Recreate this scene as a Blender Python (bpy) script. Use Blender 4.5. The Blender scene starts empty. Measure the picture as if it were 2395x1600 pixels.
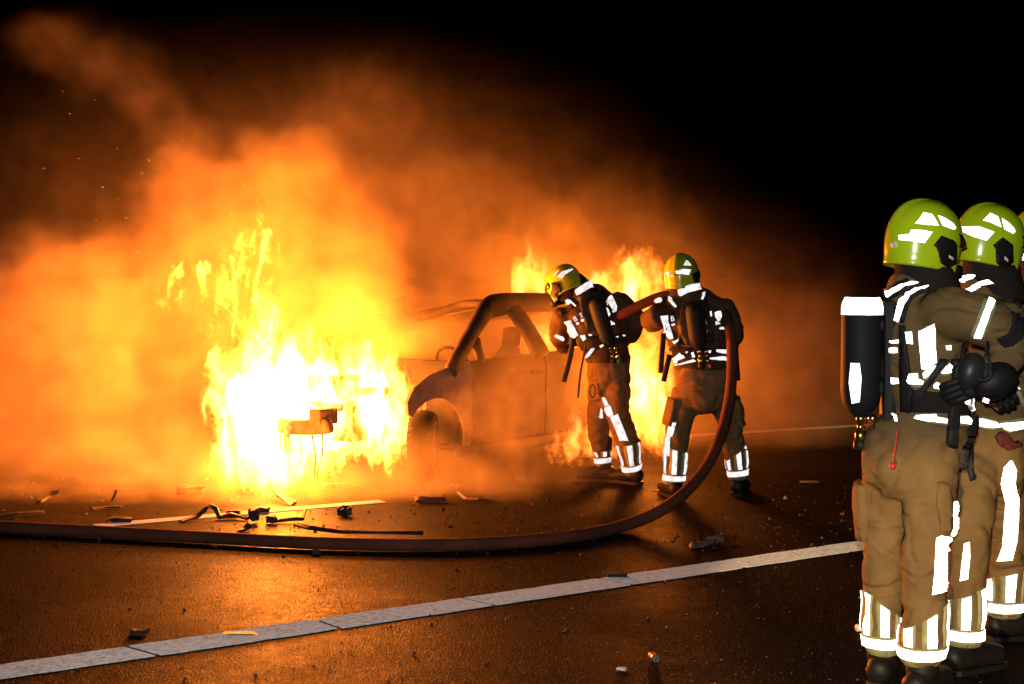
import bpy, bmesh, math, random
from mathutils import Vector, Matrix, noise as mnoise
from mathutils.bvhtree import BVHTree
random.seed(7)
S = bpy.context.scene
C = S.collection
R = math.radians
# ------------------------------------------------------------------ camera
LENS = 50.0
F = 2395 * LENS / 36.0                      # focal length in photograph pixels
CH = 1.6                                    # eye height
PITCH = math.atan((800 - 646) / F)
cam = bpy.data.cameras.new('camera'); cam_o = bpy.data.objects.new('camera', cam); C.objects.link(cam_o); S.camera = cam_o
cam.lens = LENS; cam.sensor_width = 36; cam.clip_end = 3000
cam_o.location = (0, 0, CH); cam_o.rotation_euler = (math.pi / 2 - PITCH, 0, 0)
# ------------------------------------------------------------------ night sky
w = bpy.data.worlds.new('World'); S.world = w; w.use_nodes = True
wn = w.node_tree
sky = wn.nodes.new('ShaderNodeTexSky'); sky.sky_type = 'NISHITA'; sky.sun_disc = False
sky.sun_elevation = R(-6); sky.sun_rotation = R(200)
wn.links.new(sky.outputs[0], wn.nodes['Background'].inputs[0]); wn.nodes['Background'].inputs[1].default_value = 0.004
sun = bpy.data.lights.new('sun', 'SUN'); sun.energy = 0.002; sun.angle = R(0.5); sun.color = (1, .95, .9)   # the sun is long down
sun_o = bpy.data.objects.new('sun', sun); sun_o.rotation_euler = (R(60), 0, R(20)); C.objects.link(sun_o)
# ------------------------------------------------------------------ the photographer's flash and the headlamp of the engine parked behind
FLASH, HEAD, FIRE = 680.0, 3100.0, 1.5
def spot(name, loc, aim, energy, cone, blend, col, size):
    l = bpy.data.lights.new(name, 'SPOT'); l.energy = energy; l.spot_size = R(cone); l.spot_blend = blend; l.color = col; l.shadow_soft_size = size
    o = bpy.data.objects.new(name, l); C.objects.link(o); o.location = loc
    o.rotation_euler = (Vector(aim) - Vector(loc)).to_track_quat('-Z', 'Y').to_euler()
    return o
spot('camera_flash', (-.04, -.02, CH + .16), (.25, 8, 1.05), FLASH, 62, .6, (1, .96, .9), .03)
spot('vehicle_headlamp', (-1.3, -3.2, .95), (1.9, 6.0, -.18), HEAD, 14.5, .25, (1, .66, .30), .05)
# ------------------------------------------------------------------ exposure and sampling
S.view_settings.view_transform = 'Standard'; S.view_settings.look = 'None'; S.view_settings.exposure = 0; S.view_settings.gamma = 1
cy = S.cycles
cy.use_denoising = True
cy.use_adaptive_sampling = True; cy.adaptive_threshold = .03; cy.adaptive_min_samples = 16
cy.volume_step_rate = 1.0; cy.volume_max_steps = 256
cy.volume_bounces = 1; cy.max_bounces = 5; cy.diffuse_bounces = 2; cy.glossy_bounces = 2; cy.transmission_bounces = 3
cy.sample_clamp_indirect = 4; cy.caustics_reflective = False; cy.caustics_refractive = False

# ------------------------------------------------------------------ places
cp_, sp_ = math.cos(PITCH), math.sin(PITCH)
EYE = Vector((0, 0, CH))
def ray(px, py):
    x = (px - 1197.5) / F; y = (800 - py) / F
    return Vector((x, cp_ + y * sp_, -sp_ + y * cp_))
def P(px, py, Y):                           # point at distance Y from the camera
    d = ray(px, py); return EYE + d * (Y / d.y)
def G(px, py, z=0.0):                       # point on the road
    d = ray(px, py); return EYE + d * ((z - CH) / d.z)
def K(x0, y0, s):                           # note-taking scale of an enlarged piece
    return lambda pts: [(x0 + x / s, y0 + y / s) for x, y in pts]

# ------------------------------------------------------------------ node helper
class N:
    def __init__(s, nt): s.nt = nt
    def put(s, v, sock):
        if isinstance(v, bpy.types.NodeSocket): s.nt.links.new(v, sock)
        else: sock.default_value = v
    def m(s, op, *a):
        n = s.nt.nodes.new('ShaderNodeMath'); n.operation = op
        for i, v in enumerate(a): s.put(v, n.inputs[i])
        return n.outputs[0]
    def v(s, op, *a):
        n = s.nt.nodes.new('ShaderNodeVectorMath'); n.operation = op
        for i, v in enumerate(a): s.put(v, n.inputs['Scale'] if (op == 'SCALE' and i == 1) else n.inputs[i])
        return n.outputs['Value' if op in ('LENGTH', 'DOT_PRODUCT', 'DISTANCE') else 0]
    def noise(s, vec, scale, detail=3, rough=.55, dist=0, out=0):
        n = s.nt.nodes.new('ShaderNodeTexNoise'); s.put(vec, n.inputs['Vector'])
        for k, x in (('Scale', scale), ('Detail', detail), ('Roughness', rough), ('Distortion', dist)): n.inputs[k].default_value = x
        return n.outputs[out]
    def mr(s, v, a, b, c=0., d=1., smooth=True):
        n = s.nt.nodes.new('ShaderNodeMapRange'); n.interpolation_type = 'SMOOTHSTEP' if smooth else 'LINEAR'
        for i, x in enumerate((v, a, b, c, d)): s.put(x, n.inputs[i])
        return n.outputs[0]
    def mix(s, f, a, b):
        n = s.nt.nodes.new('ShaderNodeMix'); n.data_type = 'RGBA'
        s.put(f, n.inputs[0]); s.put(a, n.inputs[6]); s.put(b, n.inputs[7]); return n.outputs[2]
# ------------------------------------------------------------------ materials
def mat(name, col, rough=.6, metal=0., spec=.5, var=None, vscale=8., bump=0., bscale=60., coat=0., bdist=.004, fold=0.):
    m = bpy.data.materials.new(name); m.use_nodes = True; nt = m.node_tree; n = N(nt); b = nt.nodes['Principled BSDF']
    tc = nt.nodes.new('ShaderNodeTexCoord').outputs['Object']
    b.inputs['Base Color'].default_value = (*col, 1); b.inputs['Roughness'].default_value = rough; b.inputs['Metallic'].default_value = metal
    b.inputs['Specular IOR Level'].default_value = spec; b.inputs['Coat Weight'].default_value = coat; b.inputs['Coat Roughness'].default_value = .08
    if var: n.put(n.mix(n.mr(n.noise(tc, vscale, 5, .6), .35, .65), (*col, 1), (*var, 1)), b.inputs['Base Color'])
    if bump:
        bp = nt.nodes.new('ShaderNodeBump'); bp.inputs['Strength'].default_value = bump; bp.inputs['Distance'].default_value = bdist
        n.put(n.noise(tc, bscale, 4, .6), bp.inputs['Height']); nt.links.new(bp.outputs[0], b.inputs['Normal'])
        if fold:                            # slack folds in heavy cloth
            f2 = nt.nodes.new('ShaderNodeBump'); f2.inputs['Strength'].default_value = 1; f2.inputs['Distance'].default_value = fold; sk = n.v('MULTIPLY', tc, (1, 1, 2.1)); rd = n.m('ABSOLUTE', n.m('SUBTRACT', n.noise(sk, 4.2, 1.5, .45, .7), .5))
            n.put(n.mr(rd, 0., .2, 0., 1.), f2.inputs['Height']); nt.links.new(f2.outputs[0], bp.inputs['Normal'])
    return m
def retro_mat(name, tint=(.92, .93, 1.0), rough=.4, back=(.5, .51, .54), lo=.35, hi=.8, scale=22):
    # glass-bead reflective tape: white backing plus a lobe that sends light back along the way it came, whatever the tilt of the cloth
    m = bpy.data.materials.new(name); m.use_nodes = True; nt = m.node_tree; nt.nodes.clear(); n = N(nt)
    out = nt.nodes.new('ShaderNodeOutputMaterial'); mx = nt.nodes.new('ShaderNodeMixShader')
    d = nt.nodes.new('ShaderNodeBsdfDiffuse'); d.inputs[0].default_value = (*back, 1)
    g = nt.nodes.new('ShaderNodeBsdfAnisotropic'); g.inputs['Color'].default_value = (*tint, 1); g.inputs['Roughness'].default_value = rough
    nt.links.new(nt.nodes.new('ShaderNodeNewGeometry').outputs['Incoming'], g.inputs['Normal'])
    tc = nt.nodes.new('ShaderNodeTexCoord').outputs['Object']
    n.put(n.mr(n.noise(tc, scale, 4, .6), .3, .6, lo, hi), mx.inputs[0])
    nt.links.new(d.outputs[0], mx.inputs[1]); nt.links.new(g.outputs[0], mx.inputs[2]); nt.links.new(mx.outputs[0], out.inputs[0])
    return m
M = {}
M['suit'] = mat('turnout_cloth', (.215, .135, .052), .85, spec=.2, var=(.17, .105, .042), vscale=7, bump=.5, bscale=220, bdist=.002, fold=.010)
M['suit_dark'] = mat('dark_turnout_cloth', (.085, .053, .025), .85, spec=.2, var=(.05, .031, .016), vscale=7, bump=.5, bscale=220, bdist=.002)  # darker copy of the turnout cloth for the two hose men's jackets
M['black'] = mat('black_webbing', (.018, .017, .017), .6, spec=.3, bump=.4, bscale=300, bdist=.002)
M['blackcloth'] = mat('black_knit', (.022, .019, .018), .9, spec=.15, bump=.5, bscale=180, bdist=.003)
M['rubber'] = mat('black_rubber', (.008, .0075, .007), .55, spec=.3, var=(.014, .0125, .011), vscale=14, bump=.2, bscale=40)
M['carbon'] = mat('cylinder_wrap', (.015, .015, .019), .65, spec=.2, bump=.1, bscale=60)
M['helmet'] = mat('helmet_yellow', (.56, .78, .012), .22, spec=.5, coat=.35, var=(.50, .70, .012), vscale=5, bump=.03, bscale=12)
M['helmet_old'] = mat('helmet_yellow_sooty', (.52, .62, .02), .3, spec=.5, coat=.2, var=(.36, .42, .02), vscale=9)
M['retro'] = retro_mat('reflective_tape')
M['lime'] = mat('lime_tape', (.40, .41, .21), .7, var=(.30, .31, .17), vscale=30, bump=.5, bscale=260)
M['white'] = mat('white_print', (.8, .78, .75), .5)
M['chrome'] = mat('chrome', (.72, .72, .70), .16, metal=1)
M['brass'] = mat('brass', (.75, .48, .12), .25, metal=1)
M['green'] = mat('green_knob', (.02, .10, .03), .4)
M['red'] = mat('red_cord', (.55, .03, .03), .55)
M['redsoft'] = mat('dark_red_glove', (.12, .015, .012), .7, bump=.3, bscale=60)
M['lens'] = mat('mask_lens', (.024, .026, .028), .4, spec=.35)
M['skin'] = mat('skin', (.42, .24, .16), .6)
M['visor'] = mat('visor_brown', (.10, .03, .01), .12, spec=.7)
M['asphalt'] = None

# ------------------------------------------------------------------ mesh helpers
def to_mesh(name, bm, mats, smooth=True):
    bm.normal_update()
    me = bpy.data.meshes.new(name); bm.to_mesh(me); bm.free()
    for m in (mats if isinstance(mats, (list, tuple)) else [mats]): me.materials.append(m)
    if smooth: me.polygons.foreach_set('use_smooth', [True] * len(me.polygons))
    return me
def wpos(o):
    v = Vector(o.location)
    while o.parent: o = o.parent; v += Vector(o.location)
    return v
def link(name, me, parent=None):            # the mesh is written in world metres; its object sits at its thing's base
    o = bpy.data.objects.new(name, me); C.objects.link(o)
    if parent is not None:
        o.parent = parent; me.transform(Matrix.Translation(-wpos(parent)))
    return o
def rebase(o, base):
    o.data.transform(Matrix.Translation(-Vector(base))); o.location = base
def tag(o, label=None, cat=None, group=None, kind=None):
    for k, v in (('label', label), ('category', cat), ('group', group), ('kind', kind)):
        if v: o[k] = v
    return o
def empty(name, loc):
    o = bpy.data.objects.new(name, None); C.objects.link(o); o.location = loc; o.empty_display_size = .1; return o
def catmull(pts, vals, n):
    if len(pts) < 3 or n < 2:
        return list(pts), list(vals)
    op, ov = [], []
    for i in range(len(pts) - 1):
        p = [pts[max(i - 1, 0)], pts[i], pts[i + 1], pts[min(i + 2, len(pts) - 1)]]
        for k in range(n):
            t = k / n
            q = .5 * ((2 * p[1]) + (p[2] - p[0]) * t + (2 * p[0] - 5 * p[1] + 4 * p[2] - p[3]) * t * t + (3 * p[1] - p[0] - 3 * p[2] + p[3]) * t ** 3)
            op.append(q); ov.append(tuple(a + (b - a) * (3 * t * t - 2 * t ** 3) for a, b in zip(vals[i], vals[i + 1])))
    op.append(pts[-1]); ov.append(vals[-1]); return op, ov
def tube(bm, pts, rad, side=(1, 0, 0), seg=14, sub=4, cap=True, sq=1.0):
    pts = [Vector(p) for p in pts]; vals = [(r, r) if not isinstance(r, (tuple, list)) else tuple(r) for r in rad]
    pts, vals = catmull(pts, vals, sub)
    side = Vector(side); rings = []; prev = None
    for i, p in enumerate(pts):
        d = (pts[min(i + 1, len(pts) - 1)] - pts[max(i - 1, 0)]).normalized()
        a = side if prev is None else prev
        a = (a - d * a.dot(d))
        if a.length < 1e-4: a = d.orthogonal()
        a.normalize(); prev = a; b = d.cross(a)
        ring = []
        for k in range(seg):
            th = 2 * math.pi * k / seg; c, s_ = math.cos(th), math.sin(th)
            c = math.copysign(abs(c) ** sq, c); s_ = math.copysign(abs(s_) ** sq, s_)
            ring.append(bm.verts.new(p + a * (vals[i][0] * c) + b * (vals[i][1] * s_)))
        rings.append((ring, d))
    for (r0, _), (r1, _) in zip(rings, rings[1:]):
        for k in range(seg): bm.faces.new((r0[k], r0[(k + 1) % seg], r1[(k + 1) % seg], r1[k]))
    if cap:
        for (r, d), sgn, v in ((rings[0], -1, vals[0]), (rings[-1], 1, vals[-1])):
            c = sum((x.co for x in r), Vector()) / seg
            r2 = [bm.verts.new(c + (x.co - c) * .6 + d * sgn * min(v) * .35) for x in r]
            tip = bm.verts.new(c + d * sgn * min(v) * .45)
            for k in range(seg):
                q = (r[k], r[(k + 1) % seg], r2[(k + 1) % seg], r2[k]); t3 = (r2[k], r2[(k + 1) % seg], tip)
                bm.faces.new(q if sgn > 0 else q[::-1]); bm.faces.new(t3 if sgn > 0 else t3[::-1])
def box(bm, c, sx, sy, sz, mtx=None, bevel=0.0):
    m = Matrix.Translation(c) @ (mtx.to_4x4() if mtx else Matrix()) @ Matrix.Diagonal((sx, sy, sz, 1))
    g = bmesh.ops.create_cube(bm, size=1, matrix=m)
    if bevel:
        es = list({e for v in g['verts'] for e in v.link_edges})
        bmesh.ops.bevel(bm, geom=es, offset=bevel, segments=2, affect='EDGES', profile=.6)
def lathe(bm, prof, p0, axis, seg=20, up=None):
    axis = Vector(axis).normalized(); a = axis.orthogonal().normalized(); b = axis.cross(a); p0 = Vector(p0); rings = []
    for h, r in prof:
        rings.append([bm.verts.new(p0 + axis * h + (a * math.cos(2 * math.pi * k / seg) + b * math.sin(2 * math.pi * k / seg)) * max(r, 1e-4)) for k in range(seg)])
    for r0, r1 in zip(rings, rings[1:]):
        for k in range(seg): bm.faces.new((r0[k], r0[(k + 1) % seg], r1[(k + 1) % seg], r1[k]))
    bm.faces.new(rings[0][::-1]); bm.faces.new(rings[-1])
def poly_grid(poly, sx, sy):                # a flat outline cut into a grid so that it can follow a curved surface
    bm = bmesh.new(); bm.faces.new([bm.verts.new((x, y, 0)) for x, y in poly])
    bmesh.ops.triangulate(bm, faces=bm.faces[:])
    xs = [p[0] for p in poly]; ys = [p[1] for p in poly]
    for lo, hi, st, no in ((min(xs), max(xs), sx, (1, 0, 0)), (min(ys), max(ys), sy, (0, 1, 0))):
        k = lo + st
        while k < hi - st * .2:
            bmesh.ops.bisect_plane(bm, geom=bm.verts[:] + bm.edges[:] + bm.faces[:], plane_co=Vector(no) * k, plane_no=no); k += st
    return bm
def give_depth(bm, normals, down):          # walls from the border of a sheet down to the surface it sits on
    bnd = [e for e in bm.edges if len(e.link_faces) == 1]; lo = {}
    for e in bnd:
        for v in e.verts:
            if v not in lo: lo[v] = bm.verts.new(v.co - normals[v] * down)
    for e in bnd:
        f = e.link_faces[0]; a, b = e.verts
        for l in f.loops:
            if l.edge == e: a, b = l.vert, l.link_loop_next.vert
        try: bm.faces.new((b, a, lo[a], lo[b]))
        except ValueError: pass
def decal(name, poly, bvh, parent, m, off=.005, thick=0., step=11, reach=.14):
    bm = poly_grid(poly, step, step); hits = {}; ds = []
    for v in bm.verts:
        d = ray(v.co.x, v.co.y).normalized(); h = bvh.ray_cast(EYE, d); hits[v] = (d, h)
        if h[0] is not None: ds.append(h[3])
    if not ds: bm.free(); return None
    ds.sort(); md = ds[len(ds) // 3]; nr = {}
    for v, (d, h) in hits.items():
        if h[0] is None or h[3] > md + reach:
            q = EYE + d * md; loc, no, _, _ = bvh.find_nearest(q)
        else: loc, no = h[0], h[1]
        if no.dot(d) > 0 and h[0] is not None: no = -no
        nr[v] = no; v.co = loc + no * (off + thick)
    bm.faces.ensure_lookup_table(); bm.normal_update()
    for f in bm.faces:
        if f.normal.dot(f.calc_center_median() - EYE) > 0: f.normal_flip()
    give_depth(bm, nr, thick + off + .003)
    return link(name, to_mesh(name, bm, m), parent)
def strap(pts, wd):                         # outline of a ribbon along a line
    L, Rr = [], []
    for i, p in enumerate(pts):
        a = Vector(pts[max(i - 1, 0)]); b = Vector(pts[min(i + 1, len(pts) - 1)]); d = (b - a).normalized(); n_ = Vector((-d.y, d.x)) * wd / 2
        L.append(tuple(Vector(p) + n_)); Rr.append(tuple(Vector(p) - n_))
    return L + Rr[::-1]
def wrap(name, p0, p1, a0, a1, h0, h1, bvh, parent, m, off=.006, da=9, dh=.03, top=None, fallback=.08):
    # tape laid round a limb from its axis outwards; angle 0 looks at the camera, 90 to the right
    ax = (Vector(p1) - Vector(p0)); ln = ax.length; ax.normalize()
    f = Vector((0, -1, 0)); f = (f - ax * f.dot(ax)).normalized(); rt = f.cross(ax) * -1
    if rt.x < 0: rt = -rt
    na = max(2, int(abs(a1 - a0) / da)); nh = max(1, int((h1 - h0) / dh)); bm = bmesh.new(); g = []; nr = {}
    for i in range(na + 1):
        an = a0 + (a1 - a0) * i / na; d = f * math.cos(R(an)) + rt * math.sin(R(an)); tp = top(an) if top else h1; col = []
        for j in range(nh + 1):
            h = h0 + (tp - h0) * j / nh; c = Vector(p0) + ax * h
            hit = bvh.ray_cast(c, d, .25)
            r_ = (hit[0] - c).length if hit[0] is not None else fallback
            v = bm.verts.new(c + d * (min(r_, fallback * 1.8) + off)); nr[v] = d; col.append(v)
        g.append(col)
    for c0, c1 in zip(g, g[1:]):
        for j in range(nh): bm.faces.new((c0[j], c1[j], c1[j + 1], c0[j + 1]))
    give_depth(bm, nr, off + .003)
    return link(name, to_mesh(name, bm, m), parent)

# ================================================================== the setting
def asphalt():
    m = bpy.data.materials.new('asphalt'); m.use_nodes = True; nt = m.node_tree; n = N(nt); b = nt.nodes['Principled BSDF']
    tc = nt.nodes.new('ShaderNodeTexCoord').outputs['Object']
    big = n.noise(tc, .9, 4, .6); grain = n.noise(tc, 110, 3, .7); mid = n.noise(tc, 14, 4, .65)
    n.put(n.mix(n.mr(grain, .42, .68), (.008, .0076, .007, 1), (.032, .030, .027, 1)), b.inputs['Base Color'])
    vo = nt.nodes.new('ShaderNodeTexVoronoi'); n.put(tc, vo.inputs['Vector']); vo.inputs['Scale'].default_value = 130
    n.put(n.m('ADD', n.mr(big, .35, .65, .46, .6), n.m('MULTIPLY', n.m('SUBTRACT', mid, .5), .3)), b.inputs['Roughness'])
    n.put(n.mr(n.noise(tc, 120, 2, .6), .58, .70, .006, .12), b.inputs['Specular IOR Level'])
    bp = nt.nodes.new('ShaderNodeBump'); bp.inputs['Strength'].default_value = 1.; bp.inputs['Distance'].default_value = .004
    n.put(n.m('ADD', n.m('MULTIPLY', vo.outputs['Distance'], 1.0), n.m('MULTIPLY', grain, .9)), bp.inputs['Height'])
    nt.links.new(bp.outputs[0], b.inputs['Normal'])
    return m
M['asphalt'] = asphalt()
M['grass'] = mat('night_verge', (.04, .05, .02), .9, var=(.02, .025, .012), vscale=3, bump=1, bscale=25, bdist=.05)
M['paint'] = retro_mat('beaded_road_paint', (.9, .88, .86), .5, (.27, .26, .25), .05, .16, 50)
def sheet(name, co, m, z):
    me = bpy.data.meshes.new(name); me.from_pydata([(x, y, z) for x, y in co], [], [tuple(range(len(co)))]); me.materials.append(m)
    return link(name, me)
tag(sheet('ground', [(-900, -300), (900, -300), (900, 1500), (-900, 1500)], M['grass'], -.03), kind='structure')
d0 = (G(1990 * 1.0204, 1249 * 1.0204) - G(0, 1542 * 1.0204)).normalized()        # the way the lane runs
nrm = Vector((-d0.y, d0.x, 0))
if nrm.y < 0: nrm = -nrm
l0 = G(0, 1542 * 1.0204)
def lane(u, v): q = l0 + d0 * u + nrm * v; return (q.x, q.y)
tag(sheet('road', [lane(-90, -14), lane(160, -14), lane(160, 14.5), lane(-90, 14.5)], M['asphalt'], 0), kind='structure')
# the near edge line: pieces with slanting joints
edge = empty('edge_line', (l0.x, l0.y, 0)); tag(edge, kind='structure')
def ucoord(px, py): q = G(px * 1.0204, py * 1.0204); return (q - l0).dot(d0), (q - l0).dot(nrm)
joints = [(ucoord(293, 1486), ucoord(352, 1497)), (ucoord(718, 1420), ucoord(768, 1437)), (ucoord(1062, 1373), ucoord(1120, 1384)), (ucoord(1368, 1327), ucoord(1425, 1334)), (ucoord(1625, 1290), ucoord(1690, 1298))]
ju = [(a[0], b[0]) for a, b in joints]
stepu = (ju[-1][0] - ju[0][0]) / 4
ju = [(ju[0][0] - 1.25 * k * stepu, ju[0][1] - 1.25 * k * stepu) for k in (3, 2, 1)] + ju + [(ju[-1][0] + 1.0 * k * stepu, ju[-1][1] + 1.0 * k * stepu) for k in (1, 2, 3, 4, 5, 6)]
LW = .105
for (a, b), (c, d) in zip(ju, ju[1:]):
    g = .012; bm = bmesh.new(); top = []
    nseg = 10
    for v_, s_, e_ in ((LW, a + g, c - g), (-LW, b + g, d - g)):
        row = []
        for k in range(nseg + 1):
            u = s_ + (e_ - s_) * k / nseg; x, y = lane(u, v_ + random.uniform(-.006, .006)); row.append(bm.verts.new((x, y, .006)))
        top.append(row)
    for k in range(nseg): bm.faces.new((top[1][k], top[1][k + 1], top[0][k + 1], top[0][k]))
    give_depth(bm, {v: Vector((0, 0, 1)) for v in bm.verts}, .005)
    link('line_segment', to_mesh('line_segment', bm, M['paint'], False), edge)
# the thin lane marking in front of the car and a far one
def stripe(name, p, q, hw, z=.005):
    d = (q - p).normalized(); n_ = Vector((-d.y, d.x, 0)) * hw; bm = bmesh.new(); k = 14; rows = []
    for i in range(k + 1):
        c = p + (q - p) * i / k; rows.append([bm.verts.new((c + n_ * s_ + Vector((0, 0, z)) + d * random.uniform(-.02, .02))) for s_ in (-1, 1)])
    for a, b in zip(rows, rows[1:]): bm.faces.new((a[0], b[0], b[1], a[1]))
    give_depth(bm, {v: Vector((0, 0, 1)) for v in bm.verts}, z - .001)
    bm.normal_update()
    for f in bm.faces[:k]:
        if f.normal.z < 0: f.normal_flip()
    o = link(name, to_mesh(name, bm, M['paint'], False)); rebase(o, (p + q) / 2); return tag(o, kind='structure')
stripe('lane_marking', G(225, 1231), G(895, 1173), .06)
stripe('lane_marking', G(-10, 1243), G(110, 1240), .06)
stripe('far_edge_line', G(1560, 1022), G(2700, 955), .075)

# ================================================================== the burning car
CA = R(37)
CO = G(988, 1131); cf = Vector((-math.sin(CA), -math.cos(CA), 0)); cl = Vector((math.cos(CA), -math.sin(CA), 0))
CO = Vector((CO.x, CO.y, 0)) - cl * .72                    # middle of the front axle
def cw(s, y, h): return CO - cf * s + cl * y + Vector((0, 0, h))
def width(h): return .86 - max(0, h - .88) * .42 - max(0, .45 - h) * .12
M['burnt'] = mat('burnt_steel', (.07, .05, .038), .8, metal=.2, spec=.25, var=(.016, .011, .009), vscale=3.2, bump=.6, bscale=18, bdist=.01)
M['ashen'] = mat('ash_grey_steel', (.22, .19, .165), .75, metal=.1, var=(.16, .11, .08), vscale=7, bump=.4, bscale=25, bdist=.006)
M['char'] = mat('charred_rubber', (.012, .011, .010), .9, spec=.2, bump=.7, bscale=30, bdist=.01)
M['rim'] = mat('sooty_rim', (.06, .05, .045), .7, metal=.4, var=(.025, .02, .018), vscale=10)
car = tag(empty('burning_car', (CO.x, CO.y, 0)), 'burnt-out hatchback with flaming engine bay and no windows left', 'car')
def car_panel(name, poly, side, m, push=0.0, thick=.025):
    bm = poly_grid(poly, .1, .1); nr = {}; dn = cl * side
    for v in bm.verts:
        s_, h = v.co.x, v.co.y; wv = (width(h) + push + .012 * mnoise.noise((s_ * 4, h * 4, side))) * side
        v.co = cw(s_, wv, h); nr[v] = dn
    bm.normal_update()
    for f in bm.faces:
        if f.normal.dot(dn) < 0: f.normal_flip()
    give_depth(bm, nr, thick)
    return link(name, to_mesh(name, bm, m, False), car)
def arc(cx, cz, r, a0, a1, k=9): return [(cx + r * math.cos(R(a0 + (a1 - a0) * i / k)), cz + r * math.sin(R(a0 + (a1 - a0) * i / k))) for i in range(k + 1)]
for side in (1, -1):
    fe = [(-.34, .66), (-.26, .76), (-.08, .85), (.12, .89), (.43, .93), (.44, .26), (.37, .26)] + arc(0, .31, .36, 0, 140) + [(-.33, .57)]
    car_panel('front_fender', fe, side, M['ashen'])
    fd = car_panel('front_door', [(.46, .27), (.45, .93), (1.42, .955), (1.44, .27)], side, M['burnt'])
    bm = bmesh.new(); q = cw(1.28, (width(.8) + .02) * side, .80); tube(bm, [q + cf * .08, q, q - cf * .08], [.014, .018, .014], (0, 0, 1), 8, 2)
    link('door_handle', to_mesh('door_handle', bm, M['char']), fd)
    car_panel('rear_door', [(1.46, .27), (1.44, .955), (2.2, .975), (2.3, .72)] + arc(2.55, .31, .37, 130, 175, 4) + [(2.1, .27)], side, M['burnt'])
    car_panel('rear_quarter', [(2.22, .975), (2.9, 1.0), (3.15, .9), (3.22, .5), (3.0, .34)] + arc(2.55, .31, .37, 5, 128, 8) + [(2.32, .72)], side, M['burnt'])
    bm = bmesh.new(); tube(bm, [cw(.35, .8 * side, .22), cw(1.2, .81 * side, .2), cw(2.15, .8 * side, .22)], [.05] * 3, (0, 0, 1), 8, 3); link('sill', to_mesh('sill', bm, M['burnt']), car)
    def rl(s_, h): return cw(s_, (width(h) - .02) * side, h)
    bm = bmesh.new(); sg = 0 if side > 0 else .2; tube(bm, [rl(.2, .86), rl(.55, 1.11 - sg * .5), rl(.84, 1.30 - sg), rl(1.0, 1.355 - sg), rl(1.5, 1.375 - sg), rl(2.3, 1.345 - sg * .5), rl(2.8, 1.24), rl(3.08, .98)], [(.075, .05), (.075, .055), (.09, .06), (.10, .055), (.085, .05), (.075, .05), (.07, .05), (.08, .05)], (0, 0, 1), 10, 4)
    link('roof_rail', to_mesh('roof_rail', bm, M['burnt']), car)
    bm = bmesh.new(); tube(bm, [rl(1.43, .93), rl(1.36, 1.15), rl(1.22, 1.38)], [(.12, .05), (.105, .045), (.11, .04)], cf, 10, 4); link('pillar', to_mesh('pillar', bm, M['burnt']), car)
    bm = bmesh.new(); tube(bm, [rl(2.22, .95), rl(2.3, 1.2), rl(2.42, 1.35)], [(.07, .035), (.06, .03), (.06, .03)], cf, 10, 4); link('pillar', to_mesh('pillar', bm, M['burnt']), car)
    bm = bmesh.new(); tube(bm, [rl(.60, .92), rl(.61, 1.02), rl(.63, 1.10)], [(.055, .03), (.045, .03), (.05, .03)], cf, 8, 2); link('quarter_post', to_mesh('quarter_post', bm, M['burnt']), car)
    for s_ in (0, 2.55):                                    # wheels
        st = R(34) if s_ == 0 else 0
        ax = (cl * side); ax = Matrix.Rotation(st, 3, 'Z') @ ax
        c = cw(s_, .73 * side, .0); bm = bmesh.new()
        r_t = .305 if s_ else .285
        lathe(bm, [(-.09, .20), (-.10, .25), (-.085, r_t - .02), (-.04, r_t), (.04, r_t), (.085, r_t - .02), (.10, .25), (.09, .20)], c + Vector((0, 0, r_t)), ax, 28)
        wh = link('wheel', to_mesh('wheel', bm, M['char']), car)
        bm = bmesh.new(); lathe(bm, [(-.07, .185), (.05, .195), (.098, .20), (.10, .185), (.06, .17), (.05, .06), (.085, .05), (.085, .01)], c + Vector((0, 0, r_t)), ax, 24)
        for k in range(5):
            a_ = 2 * math.pi * k / 5; e1 = ax.orthogonal().normalized(); e2 = ax.cross(e1); dr = e1 * math.cos(a_) + e2 * math.sin(a_)
            cc = c + Vector((0, 0, r_t)) + ax * .075; tube(bm, [cc + dr * .04, cc + dr * .19], [.028, .022], ax, 6, 1)
        link('rim', to_mesh('rim', bm, M['rim']), wh)
def cross(name, s_, h, hw, th, m, sag=0.0):
    bm = bmesh.new(); tube(bm, [cw(s_, hw * t, h + sag * (1 - t * t)) for t in (-1, -.5, 0, .5, 1)], [th] * 5, (0, 0, 1), 8, 3); return link(name, to_mesh(name, bm, m), car)
bm = bmesh.new(); rows = []                                 # roof skin, sagging where it has buckled
for i in range(8):
    s_ = 1.02 + i * .055; row = []
    for j in range(13):
        t = -1 + j / 6; h = 1.385 + .045 * (1 - t * t) - .10 * (1 - t) + .012 * mnoise.noise((s_ * 5, t * 3, 1)); row.append(bm.verts.new(cw(s_, (width(1.38) - .01) * t, h)))
    rows.append(row)
for a, b in zip(rows, rows[1:]):
    for j in range(12): bm.faces.new((a[j], a[j + 1], b[j + 1], b[j]))
give_depth(bm, {v: Vector((0, 0, 1)) for v in bm.verts}, .03); link('roof', to_mesh('roof', bm, M['burnt']), car)
bm = bmesh.new(); rows = []
for i in range(14):
    s_ = 1.42 + i * .1; row = []
    for j in range(13):
        t = -1 + j / 6; h = 1.37 - .09 * (1 - t) - .07 * (1 - t * t) * math.sin(i / 13 * math.pi) - max(0, s_ - 2.3) ** 2 * .35 + .02 * mnoise.noise((s_ * 3, t * 3, 4)); row.append(bm.verts.new(cw(s_, (width(1.38) - .03) * t, h)))
    rows.append(row)
for a, b in zip(rows, rows[1:]):
    for j in range(12): bm.faces.new((a[j], a[j + 1], b[j + 1], b[j]))
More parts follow.
